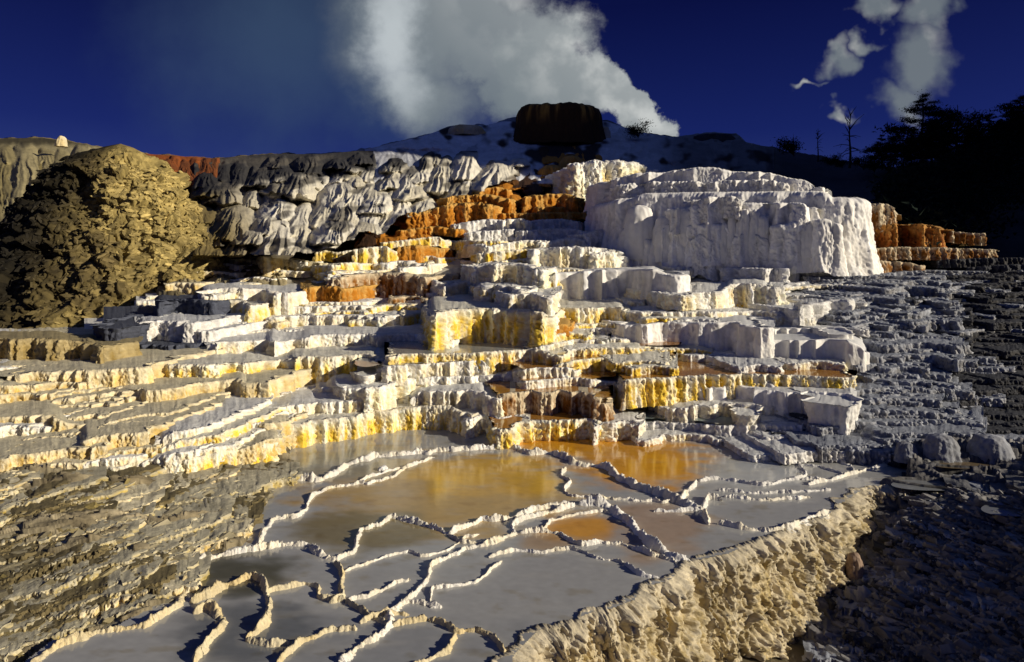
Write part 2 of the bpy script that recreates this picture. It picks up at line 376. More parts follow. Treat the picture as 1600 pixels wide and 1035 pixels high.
TR([(474,452),(479,448),(529,447),(536,452)], 24, 'O', 'rust-orange block on the left of the fan')
TR([(515,438),(521,434),(571,427),(639,426),(646,434)], 38, 'D', 'dark brown dripping block with white top on the left of the fan', lump=1.2)
TR([(590,450),(600,444),(636,441),(643,436),(679,437),(684,444)], 28, 'W', 'white shaded lump below right of the dark brown dripping block')
TR([(676,456),(690,448),(729,439),(745,442)], 22, 'W', 'white ledge left of the bright lump above the gold curtain')
TR([(740,450),(757,444),(804,449),(812,456)], 26, 'W', 'bright knobbly lump just above the gold curtain', rough=1.3, lump=1.3)
TR([(800,462),(830,458),(850,466)], 22, 'W', None)
TR([(856,432),(861,427),(943,421),(1021,419),(1040,430)], [50,52,52,48], 'S', 'large smooth white block in soft shade, right of centre', turn=0.40, rough=.55)
TR([(1040,432),(1050,426),(1114,417),(1171,419),(1210,420)], 30, 'S', 'lumpy white shelf below the high white cliff', turn=0.35, rough=1.1, lump=1.3)
TR([(1080,462),(1086,457),(1136,456),(1140,444),(1193,443),(1200,450)], [18,20,26,34,36,32], 'W', 'white knobbly block in front of the lumpy shelf below the cliff', rough=1.2, lump=1.3)
TR([(1215,450),(1221,446),(1264,440),(1286,441),(1318,446)], 30, 'S', 'white block under the right foot of the cliff', rough=1.1)
TR([(1310,432),(1346,428),(1364,437)], 22, 'B', None)
TR([(1360,440),(1380,437),(1439,437),(1446,445)], 32, 'B', 'blue-grey block right of the foot of the cliff')
TR([(1445,449),(1466,447),(1470,452)], 22, 'B', None)
TR([(495,416),(520,412),(561,409),(566,413)], 15, 'Y', 'small yellow ledge at the left end of the upper fan')
TR([(460,419),(465,416),(518,414)], 14, 'Y', None)
TR([(392,404),(397,400),(447,400),(493,412)], 24, 'T', 'tan box-like block at the upper left of the fan', rough=.8)
TR([(605,412),(611,408),(650,407),(658,416)], 20, 'W', 'pale block in the middle of the upper left fan')
TR([(632,420),(636,417),(675,416),(680,424)], 20, 'W', None)
TR([(675,411),(679,407),(714,405),(743,411)], 30, 'Y', 'deep yellow block in the upper fan', rough=1.2)
TR([(743,418),(746,414),(780,411),(821,412),(831,422)], 34, 'W', 'white lumpy block right of the deep yellow block', rough=1.3, lump=1.3)
TR([(560,391),(564,387),(607,384),(620,393)], 24, 'Y', 'cream block at the upper left of the fan')
TR([(616,386),(668,382),(690,388)], 21, 'O', 'orange-fronted block beside the cream block of the upper fan')
TR([(752,396),(780,393),(850,387)], 11, 'Y', None)
TR([(782,408),(829,403),(840,406)], 12, 'Y', None)
TR([(845,390),(850,387),(900,385),(943,387),(948,392)], 33, 'W', 'bright white curtain block high on the right of the fan', rough=1.1)
TR([(932,397),(940,392),(975,391),(984,402)], 27, 'W', 'bright white knob right of the bright curtain block', rough=1.2)
TR([(600,379),(650,373),(686,369),(698,376)], 11, 'Y', None)
TR([(694,379),(700,376),(779,376)], 11, 'Y', None)
TR([(714,387),(718,384),(757,380),(762,386)], 15, 'W', None)
TR([(766,386),(771,383),(818,375),(850,376)], 14, 'W', 'thin white ledge crossing the upper fan')
TR([(848,379),(893,371),(913,376)], 15, 'W', None)
TR([(630,361),(636,358),(679,353),(713,358)], 10, 'O', None)
TR([(735,364),(739,362),(796,358)], 14, 'S', None)
TR([(716,351),(721,348),(764,342),(790,344)], 15, 'S', None)
TR([(786,345),(789,342),(818,341),(823,345)], 22, 'W', 'small upright white block at the top of the fan')
TR([(818,361),(850,357),(896,357),(915,362)], 14, 'S', None)
TR([(828,346),(840,343),(879,342),(900,346)], 11, 'S', 'topmost thin white ledge of the fan')
TR([(900,366),(960,356),(985,362)], 26, 'S', None)
# orange flows above
TR([(750,338),(764,334),(860,332),(968,330),(975,334)], 9, 'O', 'low rusty shelf under the orange blocks')
TR([(650,333),(686,325),(711,317),(750,314),(755,320)], [26,30,34,32], 'O', 'dark orange block with hollows, left of the upper flow', lump=1.4, rough=1.4)
TR([(702,309),(707,305),(764,303),(788,311)], 26, 'O', 'orange square-topped block high on the left of the flow', rough=1.2)
TR([(824,308),(829,305),(879,301),(896,309)], 26, 'O', 'orange block in the middle of the upper flow', lump=1.2)
TR([(840,323),(879,323)], 11, 'O', None)
TR([(890,319),(925,312),(935,318)], 14, 'O', None)
TR([(745,297),(779,291),(790,296)], 12, 'O', None)
# white cliff
TR([(985,310),(1005,302),(1080,300),(1180,299),(1250,298),(1280,298),(1294,301),(1302,310)], [105,112,118,120,122,122,120,116], 'S', 'tall white cliff wall high on the right, lit on its right end', rough=.95, lump=.5, back=.2, flare=.06, Yfix=.01)
TR([(965,278),(985,271),(1050,266),(1110,260),(1150,267),(1200,268),(1232,277),(1262,282),(1276,294)], [34,36,40,44,38,36,30,26,16], 'S', 'stepped white cap on top of the tall cliff', rough=.98, lump=1., back=.2, Yfix=1.3)
TR([(905,256),(915,250),(960,249),(1000,254),(1024,264)], [52,58,54,44,30], 'W', 'cream lumpy shoulder at the left end of the cliff cap', rough=1.3, back=.2)
TR([(962,338),(970,330),(1010,328),(1022,336)], [42,46,44], 'S', 'drooping white curtain at the left foot of the cliff', rough=.8, back=.2)
TR([(1060,326),(1090,318),(1180,315),(1255,316),(1262,324)], [30,44,50,44,30], 'S', 'upper tier of frozen drips across the face of the white cliff', lump=1.4, rough=.98, Yfix=TIER, back=.15)
TR([(1030,358),(1045,352),(1130,348),(1138,356)], 50, 'S', 'lower left tier of frozen drips at the foot of the white cliff', lump=1.4, rough=.98, Yfix=TIER, back=.12)
TR([(1222,352),(1240,344),(1296,341),(1302,350)], 62, 'S', 'lower right tier of frozen drips at the foot of the white cliff', lump=1.4, rough=.98, Yfix=TIER, back=.12)
TR([(972,288),(985,284),(1090,282),(1105,288)], 24, 'S', 'left middle step in the cap of the white cliff', lump=1.3, rough=1.1, back=.1, Yfix=.7)
TR([(1112,286),(1125,281),(1205,280),(1222,286)], 26, 'S', 'right middle step in the cap of the white cliff', lump=1.3, rough=1.1, back=.1, Yfix=.75)
TR([(1085,312),(1110,306),(1150,306),(1156,312)], 26, 'S', None, lump=1.2, back=.12, Yfix=TIER)
TR([(1080,375),(1095,362),(1110,375)], 48, 'S', None, Yfix=TIER, rough=.98, back=.1)
TR([(1150,368),(1172,358),(1192,372)], 56, 'S', None, Yfix=TIER, rough=.98, back=.1)
TR([(1205,385),(1220,376),(1232,384)], 42, 'S', None, Yfix=TIER, rough=.98, back=.1)
# orange blocks right of the cliff
TR([(1348,323),(1352,319),(1393,317),(1406,334)], 34, 'D', 'upper brown block right of the cliff', lump=1.2, back=.12, Yfix=2.6)
TR([(1344,362),(1375,353),(1407,348),(1471,350),(1478,358)], 44, 'R1', 'rust-orange block with drips, right of the cliff', lump=2.2, rough=1.5, back=.12, turn=.25, Yfix=1.9)
TR([(1474,357),(1496,362),(1540,365)], 14, 'D', 'low brown ledge right of the rust-orange block', back=.12, lump=2., Yfix=2.6)
TR([(1350,390),(1400,386),(1471,387),(1530,389),(1560,391)], 15, 'D', 'dark brown ledge under the rust-orange block', back=.12, lump=2., rough=1.5, turn=-.15, Yfix=1.2)
TR([(1350,410),(1380,407),(1429,410),(1440,416)], 22, 'D', 'shaded pinkish brown lump at the right foot of the cliff', back=.12, Yfix=0.8)
TR([(1475,406),(1540,403),(1620,403)], 10, 'K', None, back=.12, Yfix=1.1)
TR([(1530,418),(1560,414),(1640,412)], 30, 'K', None, back=.12, Yfix=0.7)

rs = random.getstate(); random.seed(21)
for _ in range(75):
    px, py = random.uniform(-40, 440), random.uniform(572, 742)
    if py > 742-(px*.10): continue
    w = random.uniform(60, 170); k = -.10-.0006*max(0, px)
    TR([(px-w/2, py-k*w/2+3), (px-w*.2, py-k*w*.2-2), (px+w*.25, py+k*w*.25-2), (px+w/2, py+k*w/2+3)], random.uniform(12, 25), random.choice('TTTW') if px < 250 else random.choice('TWWY'), None, rough=1.3, lump=1.3)
for _ in range(125):
    px, py = random.uniform(200, 900), random.uniform(420, 565)
    if px < 330+(470-py)*1.2: continue
    if 640 < px < 900 and py > 465: continue
    w = random.uniform(40, 110)
    TR([(px-w/2, py+3), (px-w*.2, py-1), (px+w*.25, py-1), (px+w/2, py+3)], random.uniform(5, 11), random.choice('WWYYYO') if px > 400 else random.choice('WTT'), None, rough=1.2, lump=1.3)
for _ in range(40):
    px, py = random.uniform(880, 1330), random.uniform(430, 600)
    w = random.uniform(40, 110)
    TR([(px-w/2, py+3), (px-w*.2, py-1), (px+w*.25, py-1), (px+w/2, py+3)], random.uniform(6, 12), random.choice('WSY') if px < 1150 else random.choice('WSB'), None, rough=1.3, lump=1.3)
random.setstate(rs)
field = Acc()
order = sorted(exec_terraces, key=lambda t: -np.median([p[1] for p in t[0]])-(np.max(t[1]) if hasattr(t[1], '__len__') else t[1]))
nW = 0
pool_water = []
for lip, H, cls, label, kw in order:
    X, Q, C, wat = terrace_geo(lip, H, cls, **kw)
    mat = M_SMOOTH if (cls == 'S' and kw.get('rough', 1) < 1) else M_ROCK
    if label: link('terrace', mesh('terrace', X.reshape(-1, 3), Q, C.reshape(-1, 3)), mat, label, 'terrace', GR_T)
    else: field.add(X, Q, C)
    if wat is not None:
        link('pool_water', mesh('pool_water', *wat), M_WATER, kind='structure')

COLS = [(1000,318,60,70),(1040,335,44,60),(1088,352,36,56),(1118,345,30,62),(1146,352,30,60),(1172,350,34,66),(1200,366,30,50),(1222,368,28,48),(1258,352,36,60),(985,352,44,56),(1020,372,50,44),(1070,385,40,34),(1150,385,44,32),(1190,390,40,28)]
rs = random.getstate(); random.seed(3)
COLS += [(random.uniform(985, 1275), random.uniform(322, 385), random.uniform(12, 26), random.uniform(34, 66)) for _ in range(34)]
random.setstate(rs)
# small unlabelled steps that fill the slope between the traced ones
def fill(n, x0, x1, y0, y1, w, h, dY=1.05, rough=1., cls=None, tilt=0.):
    pts = sorted([(random.uniform(y0(0), y1(0)) if callable(y0) else random.uniform(y0, y1), random.uniform(x0, x1)) for _ in range(n)], reverse=True)
    for py, px in pts:
        if 380 > py and not (620 < px < 960): continue
        if py < 500 and px < 170+(500-py)*1.9: continue
        s = .55+.9*(py-340)/360
        ww = random.uniform(*w)*s; hh = random.uniform(*h)*s
        lip = [(px-ww/2, py+random.uniform(0, 5)+tilt*ww/2), (px-ww*.2, py+random.uniform(-3, 2)), (px+ww*.25, py+random.uniform(-3, 2)), (px+ww/2, py+random.uniform(0, 5)-tilt*ww/2)]
        X, Q, C, _ = terrace_geo(lip, hh, cls or zone(px, py), auto=True, dY=dY*random.uniform(.99, 1.03), rough=rough, lump=1.2, back=.3, res=1.4)
        field.add(X, Q, C)
fill(190, 200, 1360, 345, 570, (35, 120), (9, 20))
fill(330, 1280, 1700, 420, 715, (60, 230), (4, 9), dY=.98, rough=1.25)
fill(110, 1335, 1470, 430, 710, (40, 110), (6, 14), dY=.955, rough=1.5, cls='B')
link('terraced_slope', field.build('terraced_slope'), M_ROCK, kind='structure')

# ------------------------------------------------------------------ hill behind and under the steps
def hill():
    px = np.arange(-800, 2500, 3.); nr = 230
    sky = np.interp(px, SKX, SKY)+perlin(px/23., 3, 1)*4+perlin(px/7., 1, 2)*1.5
    t = np.linspace(0, 1, nr)
    py = sky[:, None]+(712-sky[:, None])*t[None, :]
    PX = np.repeat(px[:, None], nr, 1)
    Y = table(py)*(1.07+.11*sstep(420, 390, py))
    Y = Y*(1+.035*fbm(PX/70, py/40, 0, 4)+.012*ridged(PX/22, py/16, 4, 2))
    Y = Y*(1+.4*sstep(430, 330, PX)*sstep(395, 440, py))
    P = at(PX, py, Y)
    # back side of the ridge
    top = P[:, 0]
    b1 = top+np.array([0, 8., -1.5]); b2 = top+np.array([0, 40., -22.])
    P = np.concatenate([b2[:, None], b1[:, None], P], 1)
    py = np.concatenate([py[:, :1], py[:, :1], py], 1); PX = np.concatenate([PX[:, :1], PX[:, :1], PX], 1)
    C = np.empty(P.shape)
    n = fbm(PX/40, py/25, 7, 4)
    base = np.array([.50, .47, .40])
    C[:] = base
    def blend(mask, col):
        mask = np.clip(mask, 0, 1)[..., None]; C[:] = C*(1-mask)+np.array(col)*mask
    blend(sstep(480, 330, py)*sstep(560, 420, PX)*.9+0*n, (.17, .13, .06))
    blend(sstep(330, 262, PX)*1., (.26, .21, .10))
    blend(sstep(60, 10, np.hypot((PX-285)*.8, (py-258)*2.2)), (.30, .06, .012))
    blend(sstep(460, 520, PX)*sstep(300, 240, py)*sstep(1230, 1100, PX)*.75, (.30, .33, .40))          # summit crust toned blue-grey
    blend(sstep(.02, .2, n)*sstep(560, 640, PX)*sstep(300, 230, py)*.8, (.06, .055, .06))
    ob = sstep(1., .6, np.hypot((PX-790-(300-py)*.55)/150, (py-315)/85))
    blend(ob, (.07, .028, .010)); blend(ob*sstep(.0, .3, n), (.28, .10, .012))
    blend(sstep(640, 560, PX)*sstep(330, 400, py)*sstep(470, 520, PX)*.8, (.05, .03, .02))
    dk = sstep(790, 830, PX)*sstep(975, 940, PX)*sstep(285, 255, py)
    blend(dk*.9, (.035, .022, .018))
    blend(sstep(1340, 1440, PX+(py-330)*.1), (.020, .021, .024))  # shadow on the right slope put into the colour
    blend(sstep(1150, 1230, PX)*sstep(420, 330, py), (.045, .05, .065))
    blend(sstep(300, 100, PX)*sstep(420, 520, py), (.12, .09, .04))  # left-edge darkening painted into the rock
    C *= (1+.5*n)[..., None]
    link('hillside', mesh('hillside', P.reshape(-1, 3), gridq(*P.shape[:2]), C.reshape(-1, 3)), M_FAR, kind='structure')
hill()

# ------------------------------------------------------------------ domes and drapes
def dome(px, py, w, h, cls, Y=None, flute=.12, nth=72, nr=30, sd=0., expo=.55, cap=0., rough=1., lean=0., emb=.8, zp=1.15):
    Y = Y or float(table(py+h*.85))*1.02
    m = Y/F; R = w*.5*m; Hm = h*m
    th = np.linspace(0, 2*math.pi, nth); v = np.linspace(0, 1, nr)
    T, V = np.meshgrid(th, v, indexing='ij')
    r = R*(cap+(1-cap)*V**expo)*np.clip(V*9, 0, 1)**.6
    fl = ridged(np.cos(T)*2.6+sd, np.sin(T)*2.6, V*.5+sd, 2)
    r = r*(1+flute*fl*sstep(0, .4, V)+.25*fbm(np.cos(T)*.9+sd, np.sin(T)*.9, V*1.2, 2))
    c = at(px, py, Y+R*emb)
    X = np.stack([c[0]+r*np.cos(T)+lean*R*V, c[1]+r*np.sin(T), CH+(CY-py)/F*Y-Hm*V**zp*1.25], -1)
    nz = fbm(X[..., 0]/(7*m), X[..., 1]/(7*m), X[..., 2]/(9*m), 3)
    X[..., 0] += np.cos(T)*nz*1.6*m*rough; X[..., 1] += np.sin(T)*nz*1.6*m*rough; X[..., 2] += nz*.8*m*rough
    lc, sc, sa = [np.array(q) if hasattr(q, '__len__') else q for q in PAL[cls]]
    k = np.clip(sa*(.5+fbm(X[..., 0]/(16*m), X[..., 1]/(16*m), X[..., 2]/(40*m)+sd, 3)*1.3), 0, 1)[..., None]
    C = lc*(1-k)+sc*k
    return X, gridq(nth, nr), C
PAL['G'] = ((.60, .56, .46), (.45, .38, .22), .5)     # grey-cream drapes
PAL['P'] = ((.34, .28, .14), (.22, .17, .06), .6)
PAL['R'] = ((.32, .10, .02), (.22, .04, .008), .8)
PAL['M'] = ((.30, .33, .42), (.10, .10, .12), .6)
dr = Acc()
def drape(x0, x1, y0, y1, lobes, colour, dYo=1.0, step=1.15, name=None, amp=.8, edge=14, slant=0., flu=.2, relief=0., only=False, mask=None):
    """fluted flowstone: a slope pushed out by many overlapping fans, each spreading from its apex"""
    px = np.arange(x0, x1, step); py = np.arange(y0, y1, step)
    PX, PY = np.meshgrid(px, py, indexing='ij')
    sky = np.interp(px, SKX, SKY)[:, None]
    WX = PX+fbm(PX/22, PY/22, 3, 3)*9; WY = PY+fbm(PX/20, PY/16, 9, 3)*7
    D = np.zeros(PX.shape); ID = np.zeros(PX.shape)
    for k, (ax, ay, w, h) in enumerate(lobes):
        i0, i1 = np.searchsorted(px, [ax-w-12, ax+w+12]); j0, j1 = np.searchsorted(py, [ay-12, ay+h*1.3+12])
        if i1 <= i0 or j1 <= j0: continue
        X, Yp = WX[i0:i1, j0:j1], WY[i0:i1, j0:j1]
        t = (Yp-ay)/h; u = (X-ax+slant*(Yp-ay))/(w*.5)
        hw = np.sqrt(np.clip(t, 0, 1.3)+.02)*1.0
        e = np.clip(1-np.abs(u/hw)**2.2, 0, 1)
        ang = np.arctan2(u, t+.15)
        fl = np.abs(perlin(ang*3.1+k*7.7, k*1.3, t*.5))*2+.5*np.abs(perlin(ang*7+k, 3., t*.6))*2
        b = (e**.75)*(1-flu*np.clip(fl, 0, 1.2)*sstep(.05, .4, t))*(.35+.65*sstep(-.02, .5, t))*sstep(-.03, .06, t)
        b = b*w*amp+(k/len(lobes))*2.
        b = np.where((t > -.03) & (t < 1.25) & (e > 0), b, 0)*sstep(1.25, .9, t)
        m = b > D[i0:i1, j0:j1]
        D[i0:i1, j0:j1] = np.where(m, b, D[i0:i1, j0:j1]); ID[i0:i1, j0:j1] = np.where(m, (k*0.618) % 1, ID[i0:i1, j0:j1])
    D0 = D
    D = D+relief*fbm((PX+PY*.6)/75, PY/42, 5, 3)+fbm(PX/5, PY/7, 1, 3)*1.6+fbm(PX/16, PY/14, 6, 2)*3
    fade = np.minimum.reduce([sstep(x0, x0+edge, PX), sstep(x1, x1-edge, PX), sstep(y1, y1-edge, PY)])
    T = table(PY); mpx = T/F
    Y = T*(1.045*dYo)-D*mpx*fade*1.5+(1-fade)*T*.10
    P = at(PX, np.maximum(PY, sky+1.), Y)
    C = colour(PX, PY, ID, D)
    C *= (1+.25*fbm(PX/14, PY/10, 4, 3))[..., None]
    Q = gridq(*PX.shape)
    if only: Q = Q[(D0.reshape(-1)[Q] > 1.5).all(1)]
    if mask is not None: Q = Q[mask(PX, PY).reshape(-1)[Q].all(1)]
    link(name, mesh(name, P.reshape(-1, 3), Q, C.reshape(-1, 3)), M_FAR, kind='structure')
def mixn(a, b, k): return np.array(a)*(1-k[..., None])+np.array(b)*k[..., None]
lb = []
for i in range(230):
    ax, ay = random.uniform(300, 840), random.uniform(238, 400)
    q = .45+.75*(ay-238)/120; lb.append((ax, ay, random.uniform(40, 110)*q, random.uniform(26, 64)*q))
lb.sort(key=lambda l: l[1])
lb += [(735,231,70,50),(700,242,64,60),(782,250,92,52),(728,272,66,44),(672,236,44,40),(645,258,62,56),(556,292,76,66),(530,306,60,50),(590,300,62,56),(470,262,84,46),(430,330,56,50),(620,300,60,50)]
def cD(PX, PY, ID, D):
    C = mixn((.82, .79, .71), (.58, .53, .40), np.clip(ID*.7+.2-.0*D, 0, 1))
    k = sstep(430, 310, PX-(PY-300)*.4); C = C*(1-k[..., None])+np.array((.17, .13, .05))*k[..., None]
    k = sstep(12, -6, PY-np.interp(PX, [290, 400, 520, 640, 720, 850], [310, 288, 274, 256, 240, 234])+fbm(PX/30, PY/14, 2, 3)*22)*.97; C = C*(1-k[..., None])+np.array((.022, .022, .026))*k[..., None]
    k = sstep(.08, .26, fbm((PX+PY*.8)/60, PY/22, 15, 3))*.85; C = C*(1-k[..., None])+np.array((.10, .09, .075))*k[..., None]
    line = 392-np.clip(PX-560, 0, None)*.46
    k = sstep(line-12, line+10, PY)*sstep(500, 560, PX); C = C*(1-k[..., None])+np.array((.075, .035, .015))*k[..., None]
    return C
drape(290, 850, 236, 412, lb, cD, name='travertine_slope', slant=.30, flu=.16, relief=16., amp=1.35, mask=lambda PX, PY: PY < 402-np.clip(PX-480, 0, None)*.38+26*fbm(PX/34, PY/30, 1, 3))
BL = np.array([(930,238),(885,254),(840,270),(775,296),(705,322),(640,350),(575,382)], float)
lb = []
for i in range(85):
    q = random.random(); bx = np.interp(q, np.linspace(0, 1, 7), BL[:, 0]); by = np.interp(q, np.linspace(0, 1, 7), BL[:, 1])
    lb.append((bx+random.gauss(0, 22), by-8+random.gauss(0, 9), random.uniform(20, 46), random.uniform(10, 22)))
lb.sort(key=lambda l: l[1])
def cO(PX, PY, ID, D):
    k = sstep(.25, .45, ID); C = mixn((.05, .022, .010), (.50, .20, .02), k)
    return C*(.6+.5*sstep(0, 10, D))[..., None]
drape(540, 985, 228, 425, lb, cO, name='orange_slope', dYo=.985, flu=.16, amp=.5, only=True)
lb = sorted([(random.uniform(250, 560), random.uniform(365, 450), random.uniform(18, 60), random.uniform(12, 26)) for _ in range(150)], key=lambda l: l[1])
drape(240, 455, 366, 472, lb, lambda PX, PY, ID, D: mixn((.42, .36, .22), (.13, .10, .045), np.clip(ID*1.3-.1, 0, 1))*(1-.6*sstep(300, 250, PX))[..., None], name='olive_slope', amp=.8, flu=.25, relief=10., dYo=1.03, edge=8)
lb = [(40,226,100,90),(5,232,80,110),(95,236,90,80),(-40,238,100,100),(60,258,80,90),(25,280,90,70),(130,246,60,60),(-10,300,90,60),(80,300,80,50)]
lb = sorted([(random.uniform(-80, 240), random.uniform(222, 330), random.uniform(30, 70), random.uniform(30, 60)) for _ in range(60)], key=lambda l: l[1])+lb
drape(-120, 245, 216, 400, lb, lambda PX, PY, ID, D: mixn((.36, .31, .17), (.20, .16, .06), np.clip(ID, 0, 1))*(1-.35*sstep(290, 360, PY))[..., None]*(1-.8*sstep(232, 222, PY+fbm(PX/16, 0, 3, 2)*8))[..., None], name='far_slope', step=1.5)
lb = [(random.uniform(215, 345), random.uniform(240, 285), random.uniform(24, 50), random.uniform(18, 34)) for _ in range(60)]
drape(208, 352, 240, 300, sorted(lb, key=lambda l: l[1]), lambda PX, PY, ID, D: mixn((.34, .09, .015), (.14, .05, .015), np.clip(ID+sstep(300, 340, PX)*.5, 0, 1)), name='red_slope', dYo=.985)
lb = sorted([(random.uniform(600, 1180), random.uniform(200, 265), random.uniform(50, 130), random.uniform(30, 70)) for _ in range(70)], key=lambda l: l[1])
def cS(PX, PY, ID, D):
    C = mixn((.86, .87, .90), (.50, .52, .56), np.clip(ID, 0, 1))
    k = sstep(.05, .3, fbm(PX/34, PY/26, 9, 3)+sstep(70, 20, np.abs(PX-870-(PY-215)*.6))*.5-.05)
    C = C*(1-k[..., None])+np.array((.03, .022, .022))*k[..., None]
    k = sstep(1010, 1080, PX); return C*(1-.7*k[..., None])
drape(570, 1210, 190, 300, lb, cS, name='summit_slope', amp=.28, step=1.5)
for px, py, w, h, lab in [(893,239,64,34,'orange rounded dome highest in the orange flow, under the summit'), (862,254,60,28,'smaller orange dome left below the highest orange dome')]:
    X, Q, C = dome(px, py, w, h, 'O', sd=px, cap=.15, flute=.18)
    link('orange_dome', mesh('orange_dome', X.reshape(-1, 3), Q, C.reshape(-1, 3)), M_FAR, lab, 'rock dome')

ca_ = Acc()
for px, py, w, h in COLS:
    ca_.add(*dome(px, py, w, h, 'S', Y=float(np.interp(px, [900, 1345], [27.5, 22.4]))+TIER, sd=px*.17, cap=.35, expo=.45, emb=.95, flute=.10, rough=1.3))
link('frozen_columns', ca_.build('frozen_columns'), M_SMOOTH, kind='structure')
# summit cap
def cap():
    Y = 55.; m = Y/F; nth, nr = 260, 60
    th = np.linspace(0, 2*math.pi, nth); v = np.linspace(0, 1, nr)
    T, V = np.meshgrid(th, v, indexing='ij')
    R = np.interp(V, [0, .02, .22, .30, .40, .6, 1], [0, 24, 58, 67, 70, 71, 80])*m
    Z = np.interp(V, [0, .02, .22, .30, .40, .6, 1], [0, 0, 1.5, 5, 14, 30, 66])*m
    fl = ridged(np.cos(T)*9, np.sin(T)*9, V*.6, 2)
    big = fbm(np.cos(T)*1.6, np.sin(T)*1.6, 4, 3)
    R = R*(1+.05*fl*sstep(.2, .5, V)+.22*big*sstep(0, .3, V))
    c = at(876, 158, Y)
    X = np.stack([c[0]+R*np.cos(T), c[1]+4+R*.7*np.sin(T)-1.5, c[2]-Z+fbm(np.cos(T)*3, np.sin(T)*3, V*2, 3)*5*m+ridged(np.cos(T)*7, np.sin(T)*7, V*3, 2)*1.2*m], -1)
    st = fbm(np.cos(T)*8, np.sin(T)*8, V*.8, 3)
    C = np.empty(X.shape); C[:] = (.06, .032, .012)
    k = sstep(.0, .35, st)[..., None]*sstep(.7, .3, V)[..., None]; C = C*(1-k)+np.array((.60, .34, .07))*k
    link('summit_cap', mesh('summit_cap', X.reshape(-1, 3), gridq(nth, nr), C.reshape(-1, 3)), M_FAR, 'dark flat-topped rock cap with drips on the summit of the hill', 'rock cap')
cap()
for px, py, w, h, lab in [(944,196,24,22,'small pale pinkish boulder at the right foot of the summit cap')]:
    X, Q, C = dome(px, py, w, h, 'G', Y=58, sd=3, cap=.35); link('boulder', mesh('boulder', X.reshape(-1, 3), Q, C.reshape(-1, 3)), M_FAR, lab, 'boulder', GR_B)
X, Q, C = dome(96, 211, 16, 14, 'T', Y=50, sd=9, cap=.3); link('boulder', mesh('boulder', X.reshape(-1, 3), Q, C.reshape(-1, 3)), M_FAR, 'small sunlit boulder on the far left ridge line', 'boulder')
X, Q, C = dome(1112, 205, 96, 26, 'K', Y=58, sd=5, cap=.55); link('boulder', mesh('boulder', X.reshape(-1, 3), Q, C.reshape(-1, 3)), M_FAR, 'long black rock outcrop on the ridge right of the summit', 'boulder')
X, Q, C = dome(730, 193, 60, 14, 'T', Y=60, sd=15, cap=.6); link('boulder', mesh('boulder', X.reshape(-1, 3), Q, C.reshape(-1, 3)), M_FAR, 'low pale rock step on the ridge left of the summit cap', 'boulder')

# the big dark mound on the left
def mound():
    Y0 = 26.; m = 24.5/F; nth, nr = 520, 230
    th = np.linspace(math.pi, 2*math.pi+.0, nth); v = np.linspace(0, 1, nr)
    th = np.linspace(math.pi*.85, math.pi*2.15, nth)
    T, V = np.meshgrid(th, v, indexing='ij')
    drop = V*330
    r = np.interp(drop, [0, 6, 20, 50, 125, 175, 220, 330], [1, 20, 48, 82, 122, 150, 190, 330])
    r = r*(1+.10*fbm(np.cos(T)*1.3, np.sin(T)*1.3, V*1.5, 3)*sstep(0, .2, V))
    r = r*np.where(np.cos(T) < 0, 1+.35*(-np.cos(T)), 1)
    X = np.stack([(188-CX)/F*25.+r*m*np.cos(T), Y0-1+r*m*.75*np.sin(T), CH+(CY-225)/F*25.-drop*m*1.02], -1)
    nx, nyy = np.cos(T), np.sin(T)
    q = 1/.9
    d1, v1, gx, gz = cells(X[..., 0]*q, X[..., 1]*q, X[..., 2]*q)
    d2, v2, hx, hz = cells(X[..., 0]*q*2.6, X[..., 1]*q*2.6, X[..., 2]*q*2.2)
    d3, v3, ix, iz = cells(X[..., 0]*q*6, X[..., 1]*q*6, X[..., 2]*q*5)
    dsp = (.40*(v1-.5)+gx*.35*(v1-.3))+(.17*(v2-.5)+hx*.28*(v2-.5)+hz*.2*(v2-.4))+.06*(v3-.5)+ix*.12*(v3-.5)+.35*fbm(X[..., 0]*.7, X[..., 1]*.7, X[..., 2]*.7, 4)
    dsp = dsp*sstep(0, .12, V)
    X[..., 0] += nx*dsp; X[..., 1] += nyy*dsp; X[..., 2] += dsp*.5
    C = np.empty(X.shape); C[:] = (.33, .255, .09)
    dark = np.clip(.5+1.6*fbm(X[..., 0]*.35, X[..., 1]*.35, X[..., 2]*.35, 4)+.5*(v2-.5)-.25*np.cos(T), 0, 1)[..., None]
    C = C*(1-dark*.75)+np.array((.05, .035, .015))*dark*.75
    lft = sstep(.35, -.5, np.cos(T))[..., None]; C = C*(1-.93*lft)  # left flank painted dark: its shaded side put into the colour
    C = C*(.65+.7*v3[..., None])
    d2_ = np.gradient(X, axis=0), np.gradient(X, axis=1)
    nr_ = np.cross(d2_[1], d2_[0]); nr_ /= np.linalg.norm(nr_, axis=-1)[..., None]+1e-9
    nr_ = np.where(((nr_*np.stack([nx, nyy, nx*0+.4], -1)).sum(-1) < 0)[..., None], -nr_, nr_)
    ii = RNG.randint(8, nth-8, 9000); jj = (nr*RNG.uniform(.06, 1, 9000)**.8).astype(int).clip(4, nr-2)
    global MOUND; MOUND = (X[ii, jj], nr_[ii, jj]*.6+np.stack([nx, nyy, nx*0+.5], -1)[ii, jj]*.5, C[ii, jj]*1.35+.01)
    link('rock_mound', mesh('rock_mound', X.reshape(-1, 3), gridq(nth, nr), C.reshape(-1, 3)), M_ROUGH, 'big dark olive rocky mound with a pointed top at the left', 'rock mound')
mound()

